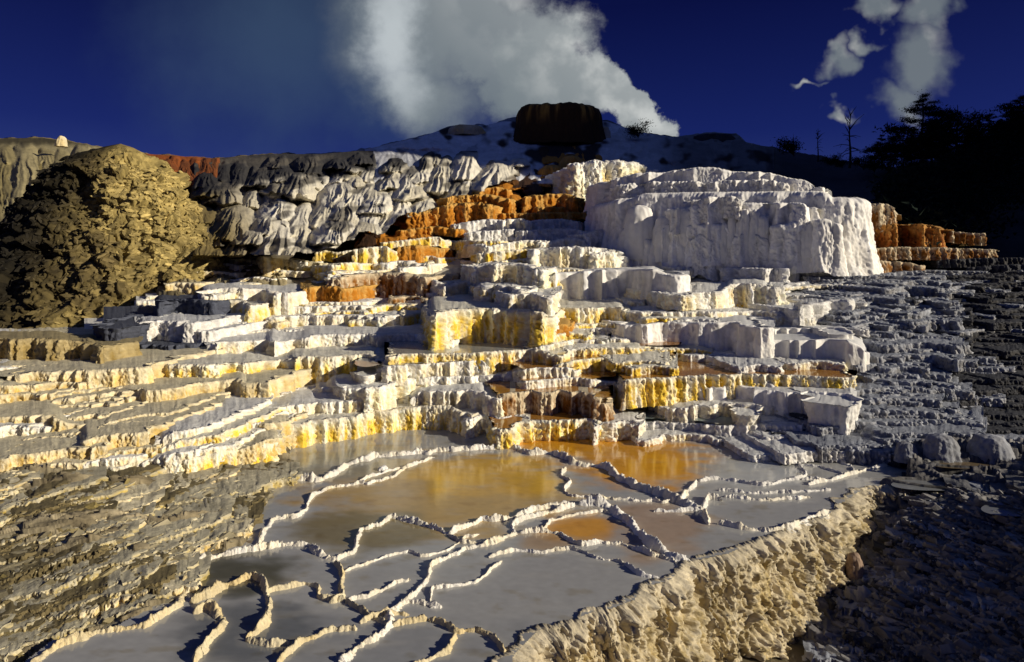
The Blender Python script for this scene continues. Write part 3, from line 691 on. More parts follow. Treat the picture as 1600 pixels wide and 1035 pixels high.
# ------------------------------------------------------------------ foreground ground and pools
def tps(pts):
    P = np.array([p[:2] for p in pts], float)/400; z = np.array([p[2] for p in pts], float)
    def U(r2): return np.where(r2 > 0, r2*np.log(r2+1e-12), 0)
    n = len(P); K = U(((P[:, None]-P[None])**2).sum(-1))+np.eye(n)*.01
    A = np.zeros((n+3, n+3)); A[:n, :n] = K; A[:n, n] = 1; A[:n, n+1:] = P; A[n, :n] = 1; A[n+1:, :n] = P.T
    w = np.linalg.solve(A, np.r_[z, 0, 0, 0])
    def f(px, py):
        q = np.stack([px, py], -1)/400; out = w[n]+q[..., 0]*w[n+1]+q[..., 1]*w[n+2]
        for i in range(n): out = out+w[i]*U(((q-P[i])**2).sum(-1))
        return out
    return f
def rough_ground(name, ctrl, x0, x1, y0, y1, col, ang, amp, tint, step=1.4, keep=None):
    f = tps(ctrl)
    px = np.arange(x0, x1, step); py = np.arange(y0, y1, step)
    PX, PY = np.meshgrid(px, py, indexing='ij')
    z = f(PX, PY); Y = (CH-z)*F/(PY-CY)
    x = (PX-CX)/F*Y
    ca, sa = math.cos(ang), math.sin(ang)
    u, w = x*ca+Y*sa, -x*sa+Y*ca
    wob = fbm(x*1.5, Y*1.5, 3, 3)*.5
    a = fbm(u*.9+wob*.4, w*2.6+wob, 0, 3)
    q = (a*2.0+w*1.1+wob*.9)*3.2; fr = q-np.floor(q); st = np.floor(q)+sstep(.0, .3, fr)
    d, v, gx, gz = cells(u*1.3+wob, w*3.6, np.floor(q)*.7)
    d2, v2, gx2, gz2 = cells(u*3.0+wob*2, w*8.5, np.floor(q)*.7)
    d3, v3, gx3, gz3 = cells(u*7.5+wob, w*20, 0*a)
    h = a*1.5+(st-q)*.5+(v-.5)*.8+gx*1.3*(v-.3)+(v2-.5)*.40+gx2*.9*(v2-.35)+(v3-.5)*.06+gx3*.22*(v3-.4)+.10*fbm(u*5, w*11, 3, 3)
    h = h-sstep(.35, .6, fbm(x*1.6, Y*2.4, 5, 3)+.28)*.7
    zz = z+h*amp
    if keep is not None: zz = keep(PX, PY, zz)
    X = np.stack([x, Y, zz], -1)
    C = np.empty(X.shape); C[:] = col
    k = np.clip(.5+1.4*fbm(x*2, Y*2, 8, 4), 0, 1)[..., None]
    C = C*(1-k)+np.array(tint)*k
    C *= ((.62+.7*v2)*np.clip(.85+.45*h, .3, 1.25))[..., None]  # shade of the hollows painted in: low spots darker
    if x0 < 0: C *= (1-.55*sstep(260, -40, PX)*sstep(760, 900, PY))[..., None]  # lower-left corner darkened in colour like a vignette
    link(name, mesh(name, X.reshape(-1, 3), gridq(*PX.shape), C.reshape(-1, 3)), M_ROUGH, kind='structure')
def keepL(PX, PY, zz):
    # drop below the pool sheet where the pools lie
    edge = np.interp(PY, [700, 740, 800, 850, 880, 900, 945, 980, 1000, 1060], [470, 462, 415, 385, 300, 285, 272, 215, 115, 20])
    s = sstep(-16, 26, PX-edge+fbm(PX/26, PY/16, 4, 3)*26)
    return zz*(1-s)+(-.55)*s
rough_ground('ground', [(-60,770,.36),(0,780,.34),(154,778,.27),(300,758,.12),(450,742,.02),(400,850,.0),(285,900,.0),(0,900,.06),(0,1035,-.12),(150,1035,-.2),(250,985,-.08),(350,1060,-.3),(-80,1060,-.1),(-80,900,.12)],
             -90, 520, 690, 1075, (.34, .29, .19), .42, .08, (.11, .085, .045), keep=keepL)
PUD = [(1465, 757, 66, 9, .05), (1510, 726, 48, 6, .17), (1590, 795, 52, 11, .10)]
def keepR(PX, PY, zz):
    edge = np.interp(PY, [700, 740, 765, 783, 804, 830, 860, 1100], [1405, 1400, 1340, 1316, 1285, 1240, 1150, 1050])
    s = sstep(20, -10, PX-edge)
    pool = sstep(1., .82, np.hypot((PX-1165)/115, (PY-1030)/62))
    zz = zz*(1-s)+(-1.4)*s
    for cx, cy, rx, ry, zw in PUD:
        d = np.hypot((PX-cx)/rx, (PY-cy)/ry)+.22*fbm(PX/40, PY/14, cx, 3)
        ring = sstep(1.5, 1.15, d); zz = zz*(1-ring)+np.maximum(zz, zw+.03)*ring
        k = sstep(1.05, .95, d); zz = zz*(1-k)+(zw-.05)*k
    return zz*(1-pool)+(-1.25)*pool
rough_ground('ground', [(1300,715,.05),(1421,700,.25),(1600,690,.3),(1314,783,-.1),(1400,790,-.15),(1500,800,-.05),(1600,790,.1),(1346,850,-.5),(1279,930,-.75),(1182,975,-.85),(1400,900,-.5),(1600,900,-.2),(1400,1035,-.9),(1600,1035,-.6),(1250,1040,-1.0),(1050,1000,-.95),(1050,1060,-1.0),(1700,800,.3),(1700,1040,-.4)],
             1030, 1760, 692, 1075, (.24, .235, .23), -.5, .10, (.085, .08, .085), keep=keepR)

FL = tps([(-60,770,.36),(0,780,.34),(154,778,.27),(300,758,.12),(450,742,.02),(400,850,.0),(285,900,.0),(0,900,.06),(0,1035,-.12),(150,1035,-.2),(250,985,-.08),(350,1060,-.3),(-80,1060,-.1),(-80,900,.12)])
FR = tps([(1300,715,.05),(1421,700,.25),(1600,690,.3),(1314,783,-.1),(1400,790,-.15),(1500,800,-.05),(1600,790,.1),(1346,850,-.5),(1279,930,-.75),(1182,975,-.85),(1400,900,-.5),(1600,900,-.2),(1400,1035,-.9),(1600,1035,-.6),(1250,1040,-1.0),(1050,1000,-.95),(1050,1060,-1.0),(1700,800,.3),(1700,1040,-.4)])
def flakes(name, P, size, up, ang, cols, mat, aspect=2.2, tilt=.35, thick=.22, spin=.2, var=.10):
    """many small broken plates of crust lying on a surface: P centres, up their normals, ang their run in plan"""
    n = len(P); k = 7
    size = np.asarray(size)[:, None]
    nrm = up+RNG.normal(size=(n, 3))*tilt; nrm /= np.linalg.norm(nrm, axis=1)[:, None]
    a = ang+RNG.normal(size=n)*spin
    d = np.stack([np.cos(a), np.sin(a), np.zeros(n)], 1); d -= nrm*(d*nrm).sum(1)[:, None]; d /= np.linalg.norm(d, axis=1)[:, None]
    e = np.cross(nrm, d)
    th = np.linspace(0, 2*math.pi, k, endpoint=False)[None]+RNG.uniform(-.3, .3, (n, k))
    r = RNG.uniform(.6, 1.15, (n, k)); asp = RNG.uniform(.7, 1.3, (n, 1))*aspect
    ring = P[:, None]+size[:, None]*((np.cos(th)*r*asp)[..., None]*d[:, None]+(np.sin(th)*r)[..., None]*e[:, None])
    th_ = (size*thick*RNG.uniform(.5, 1.5, (n, 1)))[:, None]*nrm[:, None]
    top = ring+th_+RNG.normal(size=(n, k, 1))*size[:, None]*.07*nrm[:, None]
    bot = P[:, None]+(ring-P[:, None])*1.12-th_*1.5
    ctr = P[:, None]+th_*1.35
    V = np.concatenate([ctr, top, bot], 1)                              # 1+2k per plate
    tri = []
    for i in range(k):
        j = (i+1) % k
        tri += [(0, 1+i, 1+j), (1+i, 1+k+i, 1+k+j), (1+i, 1+k+j, 1+j)]
    T = (np.arange(n)[:, None, None]*(1+2*k)+np.array(tri)[None]).reshape(-1, 3)
    C = np.repeat(cols[:, None], 1+2*k, 1)*RNG.uniform(1-var, 1+var, (n, 1, 1)); C[:, 1+k:] *= .7
    link(name, mesh(name, V.reshape(-1, 3), T, C.reshape(-1, 3), False), mat, kind='stuff')
flakes('loose_flakes', MOUND[0], .034*np.minimum(np.exp(RNG.normal(size=len(MOUND[0]))*.5), 2.2), MOUND[1], 1.0, MOUND[2], M_ROUGH, aspect=2.6, tilt=.34, thick=.35, spin=.7, var=.16)
n = 6000
px, py = RNG.uniform(-70, 470, n), RNG.uniform(735, 1065, n)
ed = np.interp(py, [700, 740, 800, 850, 880, 900, 945, 980, 1000, 1060], [470, 462, 415, 385, 300, 285, 272, 215, 115, 20])
den = fbm(px/60+py/90, py/26-px/90, 2, 3)
k = (px < ed-8-12*RNG.rand(n)) & (py > 745+np.clip(60-px, 0, 40)*.6) & (den > -.12)
px, py, den = px[k], py[k], den[k]; z = FL(px, py); Y = (CH-z)*F/(py-CY)
big = np.exp(RNG.normal(size=len(px))*.6)
cl = np.array((.34, .30, .20))*(1+.4*den)[:, None]; yel = sstep(.05, .35, fbm(px/50, py/30, 30, 3))[:, None]; cl = cl*(1-yel)+yel*(np.array((.34, .27, .10)))
cl *= (1-.5*sstep(240, -40, px)*sstep(780, 920, py))[:, None]  # same painted corner darkening on the flakes
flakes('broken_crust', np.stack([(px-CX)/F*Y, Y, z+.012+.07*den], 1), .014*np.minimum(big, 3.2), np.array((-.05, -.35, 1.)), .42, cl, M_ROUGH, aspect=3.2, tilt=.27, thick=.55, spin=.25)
n = 4500
px, py = RNG.uniform(1180, 1680, n), RNG.uniform(775, 1065, n)
ed = np.interp(py, [775, 804, 830, 860, 930, 975, 1065], [1420, 1400, 1385, 1370, 1310, 1290, 1270])
den = fbm(px/60-py/90, py/26, 12, 3)
k = (px > ed+20) & (den > -.25)
px, py, den = px[k], py[k], den[k]; z = FR(px, py); Y = (CH-z)*F/(py-CY)
big = np.exp(RNG.normal(size=len(px))*.5)
cl = np.array((.24, .235, .235))*(1+.5*den)[:, None]
flakes('broken_crust', np.stack([(px-CX)/F*Y, Y, z+.05+.08*den], 1), .014*np.minimum(big, 3), np.array((.2, -.2, 1.)), -.5, cl, M_ROUGH, aspect=3.0, tilt=.30, thick=.6)

lg = Acc()
PAL['J'] = ((.56, .51, .37), (.50, .37, .08), .6); PAL['I'] = ((.20, .16, .08), (.13, .10, .04), .5); PAL['H'] = ((.17, .17, .18), (.10, .09, .08), .5)
def ledges(n, box, k, zf, ok, cls, hr, wr, seed):
    st_ = random.getstate(); random.seed(seed)
    L_ = sorted([(random.uniform(box[2], box[3]), random.uniform(box[0], box[1])) for _ in range(n)])
    for py, px in L_:
        if not ok(px, py): continue
        q = .6+.8*(py-box[2])/(box[3]-box[2]); w_ = random.uniform(*wr)*q; h_ = random.uniform(*hr)*q; kk = k+random.gauss(0, .07)
        lip = [(px-w_/2, py-kk*w_/2+random.uniform(0, 4)), (px-w_*.22, py-kk*w_*.22+random.uniform(-4, 3)), (px+w_*.2, py+kk*w_*.2+random.uniform(-4, 3)), (px+w_/2, py+kk*w_/2+random.uniform(0, 4))]
        X, Q, C, _ = terrace_geo(lip, h_, cls(px, py), auto=True, zf=zf, lump=1.5, rough=2.0, back=random.uniform(.02, .06), res=1.5, bottom_ext=.8)
        lg.add(X, Q, C)
    random.setstate(st_)
ledges(300, (-80, 450, 745, 1060), -.34, FL, lambda x, y: x < np.interp(y, [740, 800, 850, 880, 900, 945, 980, 1000, 1060], [440, 385, 345, 270, 250, 240, 180, 80, -20]), lambda x, y: random.choice('IIJ' if x < 120 and y > 800 else 'JJTI'), (6, 16), (40, 150), 5)  # darker palettes continue the painted corner darkening
ledges(260, (1200, 1680, 770, 1060), .30, FR, lambda x, y: x > np.interp(y, [775, 804, 830, 860, 930, 975, 1065], [1440, 1425, 1410, 1400, 1340, 1320, 1300]), lambda x, y: random.choice('HHBK'), (6, 16), (40, 130), 6)
link('crust_ledges', lg.build('crust_ledges'), M_ROUGH, kind='structure')

def puddle(cx, cy, rx, ry, z, col):
    th = np.linspace(0, 2*math.pi, 60); r = np.linspace(0, 1, 8)
    T, R = np.meshgrid(th, r, indexing='ij')
    w = 1.
    PX, PY = cx+rx*R*np.cos(T)*w, cy+ry*R*np.sin(T)*w
    Y = (CH-z)*F/(PY-CY); X = np.stack([(PX-CX)/F*Y, Y, np.full_like(Y, z)], -1)
    C = np.empty(X.shape); C[:] = col
    link('pool_water', mesh('pool_water', X.reshape(-1, 3), gridq(60, 8), C.reshape(-1, 3)), M_WATER, kind='structure')
puddle(1165, 1030, 130, 70, -.98, (.15, .125, .08))
for (cx, cy, rx, ry, zw), pc in zip(PUD, [(.20, .21, .22), (.16, .12, .07), (.17, .18, .19), (.22, .23, .24)]): puddle(cx, cy, rx*1.1, ry*1.1, zw, pc)

# thin crust rims
def rim_geo(pts, w, h, z0=0., cls='W', lumpy=1.):
    P = np.array(pts, float); d = np.r_[0, np.cumsum(np.hypot(*np.diff(P, axis=0).T))]
    n = int(d[-1]/1.1)+4; t = np.linspace(0, d[-1], n)
    px, py = gauss(np.interp(t, d, P[:, 0]), 3), gauss(np.interp(t, d, P[:, 1]), 3)
    px = px+perlin(t/14, w, 1)*3.5+perlin(t/5, w, 3)*1.2; py = py+perlin(t/14, 5, w)*2.5+perlin(t/5, 8, w)*.8
    Y = (CH-z0)*F/(py-CY); x = (px-CX)/F*Y
    tx, ty = np.gradient(gauss(x, 2)), np.gradient(gauss(Y, 2)); l = np.hypot(tx, ty)+1e-9; nx, ny = ty/l, -tx/l
    s = np.r_[0, np.cumsum(np.hypot(np.diff(x), np.diff(Y)))]
    k = 17; u = np.linspace(-1, 1, k)
    ww = w*1.3*(1.05+.75*perlin(s/.2, 1, w*9)+.45*perlin(s/.06, 2, 3)); hh = h*.72*np.clip(1+1.1*perlin(s/.22, 7, w*7)+.3*perlin(s/.06, 5, 2), .12, 2)
    en = np.clip(np.minimum(np.arange(n), np.arange(n)[::-1])/8., .05, 1); ww = ww*en**.5; hh = hh*en**.5
    prof = .72*np.clip(1-np.abs(u)/.5, 0, 1)**.8+.28*(1-np.abs(u)**1.6)
    X = np.stack([x[:, None]+nx[:, None]*u*ww[:, None], Y[:, None]+ny[:, None]*u*ww[:, None], z0-.03+(hh[:, None]+.03)*prof[None, :]], -1)
    nn = fbm(X[..., 0]*22, X[..., 1]*22, X[..., 2]*22, 3); n3 = ridged(X[..., 0]*45, X[..., 1]*45, X[..., 2]*30, 2)
    kb = np.abs(perlin(X[..., 0]*30, X[..., 1]*30, X[..., 2]*30))*2-.5
    sc_ = min(1, w/.05)
    X[..., 2] += (nn*.03+n3*.007+kb*.013)*prof*lumpy*sc_; X[..., 0] += (nn*.016+kb*.012)*sc_; X[..., 1] += (n3*.008-kb*.014)*sc_
    lc, sc, sa = [np.array(q) if hasattr(q, '__len__') else q for q in PAL[cls]]
    kk = np.clip(sa*(.4+fbm(X[..., 0]*3, X[..., 1]*3, 0, 3)*1.2), 0, 1)[..., None]
    return X, gridq(n, k), lc*(1-kk)+sc*kk
RIMS = [
 ([(461,749),(500,752),(525,740),(543,727),(582,715),(621,711),(671,708),(700,704),(750,702),(796,699),(811,704),(829,711),(857,708),(893,719),(896,726),(929,729),(954,733),(964,747),(1000,765),(1029,772),(1060,785),(1100,800)], .085, .085, 'W', 'long knobbly white rim along the back of the golden brown pool'),
 ([(404,851),(411,833),(425,813),(468,808),(479,797),(482,779),(511,764),(536,760),(589,754),(618,744),(629,733),(679,715)], .045, .05, 'W', 'thin white rim curling round the left end of the golden brown pool'),
 ([(286,896),(321,876),(357,866),(411,858),(454,851),(486,854),(500,869),(521,876),(554,865),(557,844),(564,829),(593,822),(611,808),(625,811),(654,819),(679,826),(700,836),(714,829),(757,813),(782,815),(807,808),(839,797),(900,788)], .055, .065, 'W', 'winding white rim along the front of the golden brown pool'),
 ([(900,788),(879,797),(821,811),(800,822),(804,836),(764,851),(729,858),(700,872),(671,886),(668,908),(636,940),(607,961),(611,979),(586,1001),(561,1011),(530,1040)], .05, .06, 'W', 'bright rim snaking down to the bottom edge of the pools'),
 ([(811,833),(846,831),(875,835),(893,847),(911,854),(929,849),(975,851),(1011,865),(1060,880)], .04, .05, 'W', 'rim in front of the small orange pool'),
 ([(761,872),(804,861),(850,865),(882,858),(904,861),(929,872),(975,880)], .028, .04, 'W', 'thin rim along the back of the largest grey pool'),
 ([(786,876),(764,894),(746,911),(700,919),(675,919),(671,951)], .022, .035, 'W', 'fine rim at the left end of the largest grey pool'),
 ([(536,894),(571,883),(607,869),(643,863),(661,872),(700,861),(729,840),(750,836)], .018, .03, 'W', 'hair-thin rim crossing the grey pool left of the snaking rim'),
 ([(539,940),(571,935),(600,922),(618,911),(643,908)], .03, .04, 'W', 'short rim left of the snaking rim, lower of two'),
 ([(521,879),(536,894),(532,911),(536,936),(514,944)], .035, .06, 'T', 'dark-shadowed short rim at the left end of the winding rim'),
 ([(668,969),(693,976),(714,990),(743,985),(771,997),(790,1024)], .035, .05, 'T', 'rim at the lower edge of the largest grey pool'),
 ([(886,729),(875,744),(893,754),(879,769),(893,776),(996,783),(1050,786)], .04, .05, 'W', 'S-shaped pale rim at the right end of the golden brown pool'),
 ([(904,788),(946,790),(964,804),(989,822),(1007,844),(1050,872),(1080,880)], .085, .10, 'S', 'broad shaded rim between the small orange pool and the pinkish pool'),
 ([(296,942),(321,936),(357,915),(396,902),(411,911),(421,944),(414,979),(382,1001)], .05, .08, 'T', 'tan hooked rim at the left of the dark lower pools'),
 ([(411,927),(439,922),(479,913),(500,919),(496,936),(545,941)], .03, .05, 'T', 'thin tan rim joining the hooked rim on its right'),
 ([(293,893),(286,929),(279,947),(229,979),(150,990),(89,1010),(40,1045)], .055, .06, 'T', 'yellow-tan outer rim at the lower left'),
 ([(1090,752),(1121,749),(1157,754),(1193,760),(1229,751),(1250,749),(1261,742),(1250,726),(1207,716)], .04, .05, 'S', 'rim round the pale blue-grey pool on the right'),
 ([(1109,822),(1096,797),(1107,779),(1130,784)], .05, .07, 'W', 'cream rim at the left end of the round pool on the right'),
 ([(1120,818),(1171,829),(1214,831),(1243,822),(1271,808),(1296,801)], .04, .06, 'W', 'front rim of the round pool on the right'),
 ([(1260,758),(1300,751),(1336,740),(1371,731),(1407,722),(1425,717)], .04, .05, 'W', 'thin broken rim stretching to the upper right of the pools'),
 ([(1150,700),(1230,706),(1320,716),(1380,722)], .02, .035, 'S', 'uppermost fine rim in the shaded flats on the right'),
 ([(1180,690),(1260,696),(1340,706)], .02, .03, 'S', None),
 ([(1215,722),(1280,730),(1320,742)], .02, .03, 'S', None),
 ([(1120,766),(1180,772),(1240,770),(1300,766)], .035, .04, 'S', None),
 ([(1130,776),(1190,783),(1270,778)], .035, .04, 'W', None),
 ([(560,752),(610,736),(629,733)], .03, .04, 'W', None),
 ([(700,836),(720,848),(764,851)], .03, .04, 'W', None),
 ([(636,940),(690,950),(671,951)], .03, .04, 'W', None),
 ([(975,880),(1000,900),(1030,905)], .03, .05, 'S', None),
 ([(846,831),(860,815),(900,805),(940,800),(964,804)], .025, .035, 'W', None),
 ([(1207,716),(1262,712),(1330,728),(1336,740)], .03, .04, 'S', None),
 ([(1096,797),(1060,800),(1020,800)], .03, .05, 'S', None),
 ([(411,833),(404,851),(411,858)], .04, .05, 'W', None),
 ([(611,979),(668,969)], .03, .05, 'T', None),
 ([(382,1001),(420,1010),(470,1005)], .035, .05, 'T', None),
 ([(545,941),(539,940),(580,965),(611,979)], .03, .05, 'T', None),
 ([(714,990),(700,1020),(640,1045)], .03, .05, 'T', None),
 ([(1060,785),(1090,752)], .05, .06, 'W', None),
 ([(1250,749),(1300,751)], .03, .04, 'S', None),
 ([(300,960),(330,950),(350,975),(330,1000),(300,1040)], .05, .07, 'T', None),
 ([(560,975),(600,960),(640,962)], .03, .05, 'T', None),
 ([(430,1040),(470,1005),(520,985),(560,985)], .035, .05, 'T', None),
]
ra = Acc()
for pts, w, h, cls, lab in RIMS:
    X, Q, C = rim_geo(pts, w, h, 0., cls)
    if lab: link('crust_rim', mesh('crust_rim', X.reshape(-1, 3), Q, C.reshape(-1, 3)), M_ROCK, lab, 'crust rim', GR_R)
    else: ra.add(X, Q, C)
link('crust_ground', ra.build('crust_ground'), M_ROCK, kind='structure')

# milky pools: one sheet of water at z = 0 whose colour follows the sediment
from mathutils.kdtree import KDTree
RIMP = []
for pts, w, h, cls, lab in RIMS:
    P_ = np.array(pts, float); d_ = np.r_[0, np.cumsum(np.hypot(*np.diff(P_, axis=0).T))]; t_ = np.linspace(0, d_[-1], max(2, int(d_[-1]/3)))
    RIMP.append(np.stack([np.interp(t_, d_, P_[:, 0]), np.interp(t_, d_, P_[:, 1])], 1))
def pools():
    px = np.arange(0, 1420, 2.2); py = np.arange(672, 1062, 2.2)
    PX, PY = np.meshgrid(px, py, indexing='ij')
    Y = CH*F/(PY-CY); X = np.stack([(PX-CX)/F*Y, Y, np.zeros_like(Y)], -1)
    n = fbm(X[..., 0]*1.3, X[..., 1]*2.4, 0, 4); n2 = fbm(X[..., 0]*3, X[..., 1]*6, 5, 3)
    C = np.empty(X.shape); C[:] = (.34, .345, .345)
    def bl(cx, cy, rx, ry, col, k=1., soft=.55):
        d = np.hypot((PX-cx)/rx, (PY-cy)/ry)+n*.7+n2*.2
        mk = (sstep(1.1, soft, d)*k)[..., None]; C[:] = C*(1-mk)+np.array(col)*mk
    bl(690, 775, 240, 75, (.46, .30, .08), .95); bl(760, 745, 130, 40, (.60, .36, .05)); bl(560, 830, 130, 40, (.20, .16, .07), .9)
    bl(1000, 722, 135, 48, (.62, .29, .02)); bl(905, 825, 75, 24, (.62, .31, .05)); bl(1030, 830, 90, 50, (.38, .27, .18), .8)
    bl(900, 695, 130, 18, (.58, .27, .02)); bl(860, 848, 60, 14, (.40, .26, .12), .7); bl(540, 725, 110, 30, (.25, .24, .18), .8)
    bl(1180, 738, 85, 30, (.42, .44, .45)); bl(370, 900, 110, 40, (.07, .065, .03), .9); bl(620, 1010, 330, 50, (.24, .25, .265), .7); bl(380, 990, 120, 60, (.13, .14, .15), .9)
    sw = sstep(.1, .5, fbm(X[..., 0]*.9+X[..., 1]*.5, X[..., 1]*3.2-X[..., 0]*.6, 11, 4))[..., None]*.35; C = C*(1-sw)+np.array((.40, .39, .36))*sw
    kd = KDTree(sum(len(p_) for p_ in RIMP)); i_ = 0
    for p_ in RIMP:
        for q_ in p_: kd.insert((q_[0], q_[1]*1.5, 0), i_); i_ += 1
    kd.balance()
    dist = np.array([kd.find((a_, b_*1.5, 0))[2] for a_, b_ in zip(PX.ravel(), PY.ravel())]).reshape(PX.shape)
    e_ = (sstep(20, 3, dist+n2*10)*.30)[..., None]; C = C*(1-e_)+(np.array((.50, .47, .40))*.5+C*.7)*e_
    mt_ = sstep(.12, .42, fbm(X[..., 0]*3.2, X[..., 1]*5.5, 21, 4))[..., None]*.40; C = C*(1-mt_*np.array((.38, .50, .75)))
    C = C*(1+.16*fbm(X[..., 0]*9, X[..., 1]*14, 2, 3))[..., None]
    # cut the sheet to the basin
    L = np.array([(793,1062),(804,1021),(821,1003),(846,981),(889,971),(929,953),(957,949),(993,935),(1000,915),(1029,910),(1050,903),(1071,877),(1139,863),(1175,846),(1200,838),(1243,821),(1293,806),(1314,785),(1350,763),(1420,755)], float)
    lim = np.interp(px, L[:, 0], L[:, 1]); lim[px < 793] = 1100
    ok = PY < lim[:, None]+3
    left = np.interp(py, [672, 700, 740, 800, 850, 880, 900, 945, 980, 1000, 1062], [470, 470, 455, 410, 380, 292, 283, 270, 205, 110, 30])
    ok &= PX > left[None, :]-30
    Q = gridq(*PX.shape); okf = ok.reshape(-1)
    Q = Q[okf[Q].all(1)]
    link('pool_water', mesh('pool_water', X.reshape(-1, 3), Q, C.reshape(-1, 3)), M_WATER, kind='structure')
pools()
# crust wall in front of the pools (outer face of the basin)
LW = [(770,1075),(793,1037),(804,1020),(821,1002),(846,980),(889,970),(929,952),(957,948),(993,933),(1002,916),(1029,909),(1050,901),(1071,877),(1139,862),(1175,845),(1200,837),(1243,820),(1293,805),(1314,784),(1350,762),(1400,761),(1489,776),(1530,772)]
G[:] = -.9; GY[:] = 0
PAL['F'] = ((.54, .48, .36), (.36, .28, .13), .55)
X, Q, C, _ = terrace_geo(LW, [130,130,130,125,120,115,112,110,108,105,102,100,98,96,92,86,76,66,54,44,34,30], 'F', zfix=.015, back=.04, lump=1.1, rough=1.8, nowrap=True, bottom_ext=.5, flare=.12, kn=1.2, big=26)
link('crust_wall', mesh('crust_wall', X.reshape(-1, 3), Q, C.reshape(-1, 3)), M_ROUGH, 'rough cream crust wall dropping from the pools at the lower right', 'rock wall')

# rocks on the lower right and boulders at the right edge
def stone(px, py, w, h, cls, z, label, sd, Y=None):
    Y = Y or (CH-z)*F/(py+h*.8-CY)
    X, Q, C = dome(px, py, w, h, cls, Y=Y, sd=sd, cap=.35, rough=1.6, flute=.1, nth=90, nr=46)
    link('boulder', mesh('boulder', X.reshape(-1, 3), Q, C.reshape(-1, 3)), M_ROUGH, label, 'boulder', GR_B)
PAL['Q'] = ((.36, .26, .19), (.26, .17, .12), .6)
stone(1335, 868, 30, 48, 'Q', -.6, 'small upright brown stone in the dark hollow at lower right', 1.)
stone(1548, 686, 66, 38, 'B', .25, 'smooth rounded boulder at the right edge, lit on its right side', 2.)
stone(1470, 684, 56, 36, 'B', .25, 'ribbed boulder left of the smooth rounded boulder', 4.)
stone(1415, 694, 36, 24, 'B', .2, 'small knobbly boulder, leftmost of the three by the shaded pool', 6.)
stone(598, 730, 16, 8, 'S', 0, 'tiny white lump in the milky pool behind the golden brown pool', 8.)  # small white shape set on the water, nature unknown

# wide base under everything, reaching the horizon
n = 90
gx = np.linspace(-1, 1, n)**3*900; gy = np.linspace(-1, 1, n)**3*900
GX, GY = np.meshgrid(gx, gy, indexing='ij')
C = np.empty((n, n, 3)); C[:] = (.10, .09, .07)
link('ground', mesh('ground', np.stack([GX, GY, np.full_like(GX, -1.6)+.25*fbm(GX*.1, GY*.1, 0, 3)], -1).reshape(-1, 3), gridq(n, n), C.reshape(-1, 3)), M_ROUGH, kind='structure')

# wooded slope continuing out of frame on the right, built up unseen to cast shade
def shade_slope():
    x = np.linspace(11, 90, 160); y = np.linspace(-6, 95, 180)
    GX, GY = np.meshgrid(x, y, indexing='ij')
    start = np.interp(GY, [-6, 8, 14, 20, 30, 50, 95], [9, 10, 13.5, 17, 24, 40, 72])
    rise = np.interp(GY, [-6, 4, 12, 20, 30, 40, 60, 95], [.55, .6, .65, .6, 1.3, 2.0, 2.2, 2.2])
    d = np.maximum(GX-start, 0)
    z = np.interp(GY, [-6, 8, 20, 30, 60], [-1., -.6, 0, 2, 6])+d*rise-1.2+fbm(GX*.2, GY*.2, 1, 4)*1.2
    z = np.minimum(z, np.interp(GY, [-6, 14, 20, 27, 34, 95], [3.7, 4.8, 8, 30, 52, 60]))
    C = np.empty((*GX.shape, 3)); C[:] = (.022, .022, .02)
    link('hillside', mesh('hillside', np.stack([GX, GY, z], -1).reshape(-1, 3), gridq(*GX.shape), C.reshape(-1, 3)), M_FAR, kind='structure')
shade_slope()

# ------------------------------------------------------------------ trees
def tube(acc, pts, rad, k=7):
    pts = np.array(pts, float); n = len(pts)
    a = np.linspace(0, 2*math.pi, k+1)
    V = np.empty((n, k+1, 3))
    for i in range(n):
        t = pts[min(i+1, n-1)]-pts[max(i-1, 0)]; t /= np.linalg.norm(t)+1e-9
        u = np.cross(t, [.3, 1, .1]); u /= np.linalg.norm(u)+1e-9; w = np.cross(t, u)
        V[i] = pts[i]+rad[i]*(np.cos(a)[:, None]*u+np.sin(a)[:, None]*w)
    acc.add(V, gridq(n, k+1), np.zeros((n, k+1, 3)))
def needles(acc, c, r, n, flat=.5):
    c = np.array(c)
    p = RNG.normal(size=(n, 3))*np.array([r, r, r*flat])*.55+c
    d = RNG.normal(size=(n, 3)); d[:, 2] = np.abs(d[:, 2])*.7+.1; d /= np.linalg.norm(d, axis=1)[:, None]
    e = np.cross(d, RNG.normal(size=(n, 3))); e /= np.linalg.norm(e, axis=1)[:, None]+1e-9
    L = r*RNG.uniform(.18, .42, n)[:, None]; Wd = L*.22
    V = np.stack([p-e*Wd, p+d*L*.6-e*Wd*.3, p+d*L, p+e*Wd], 1)
    acc.add(V, np.arange(n*4).reshape(n, 4), np.zeros((n, 4, 3)))
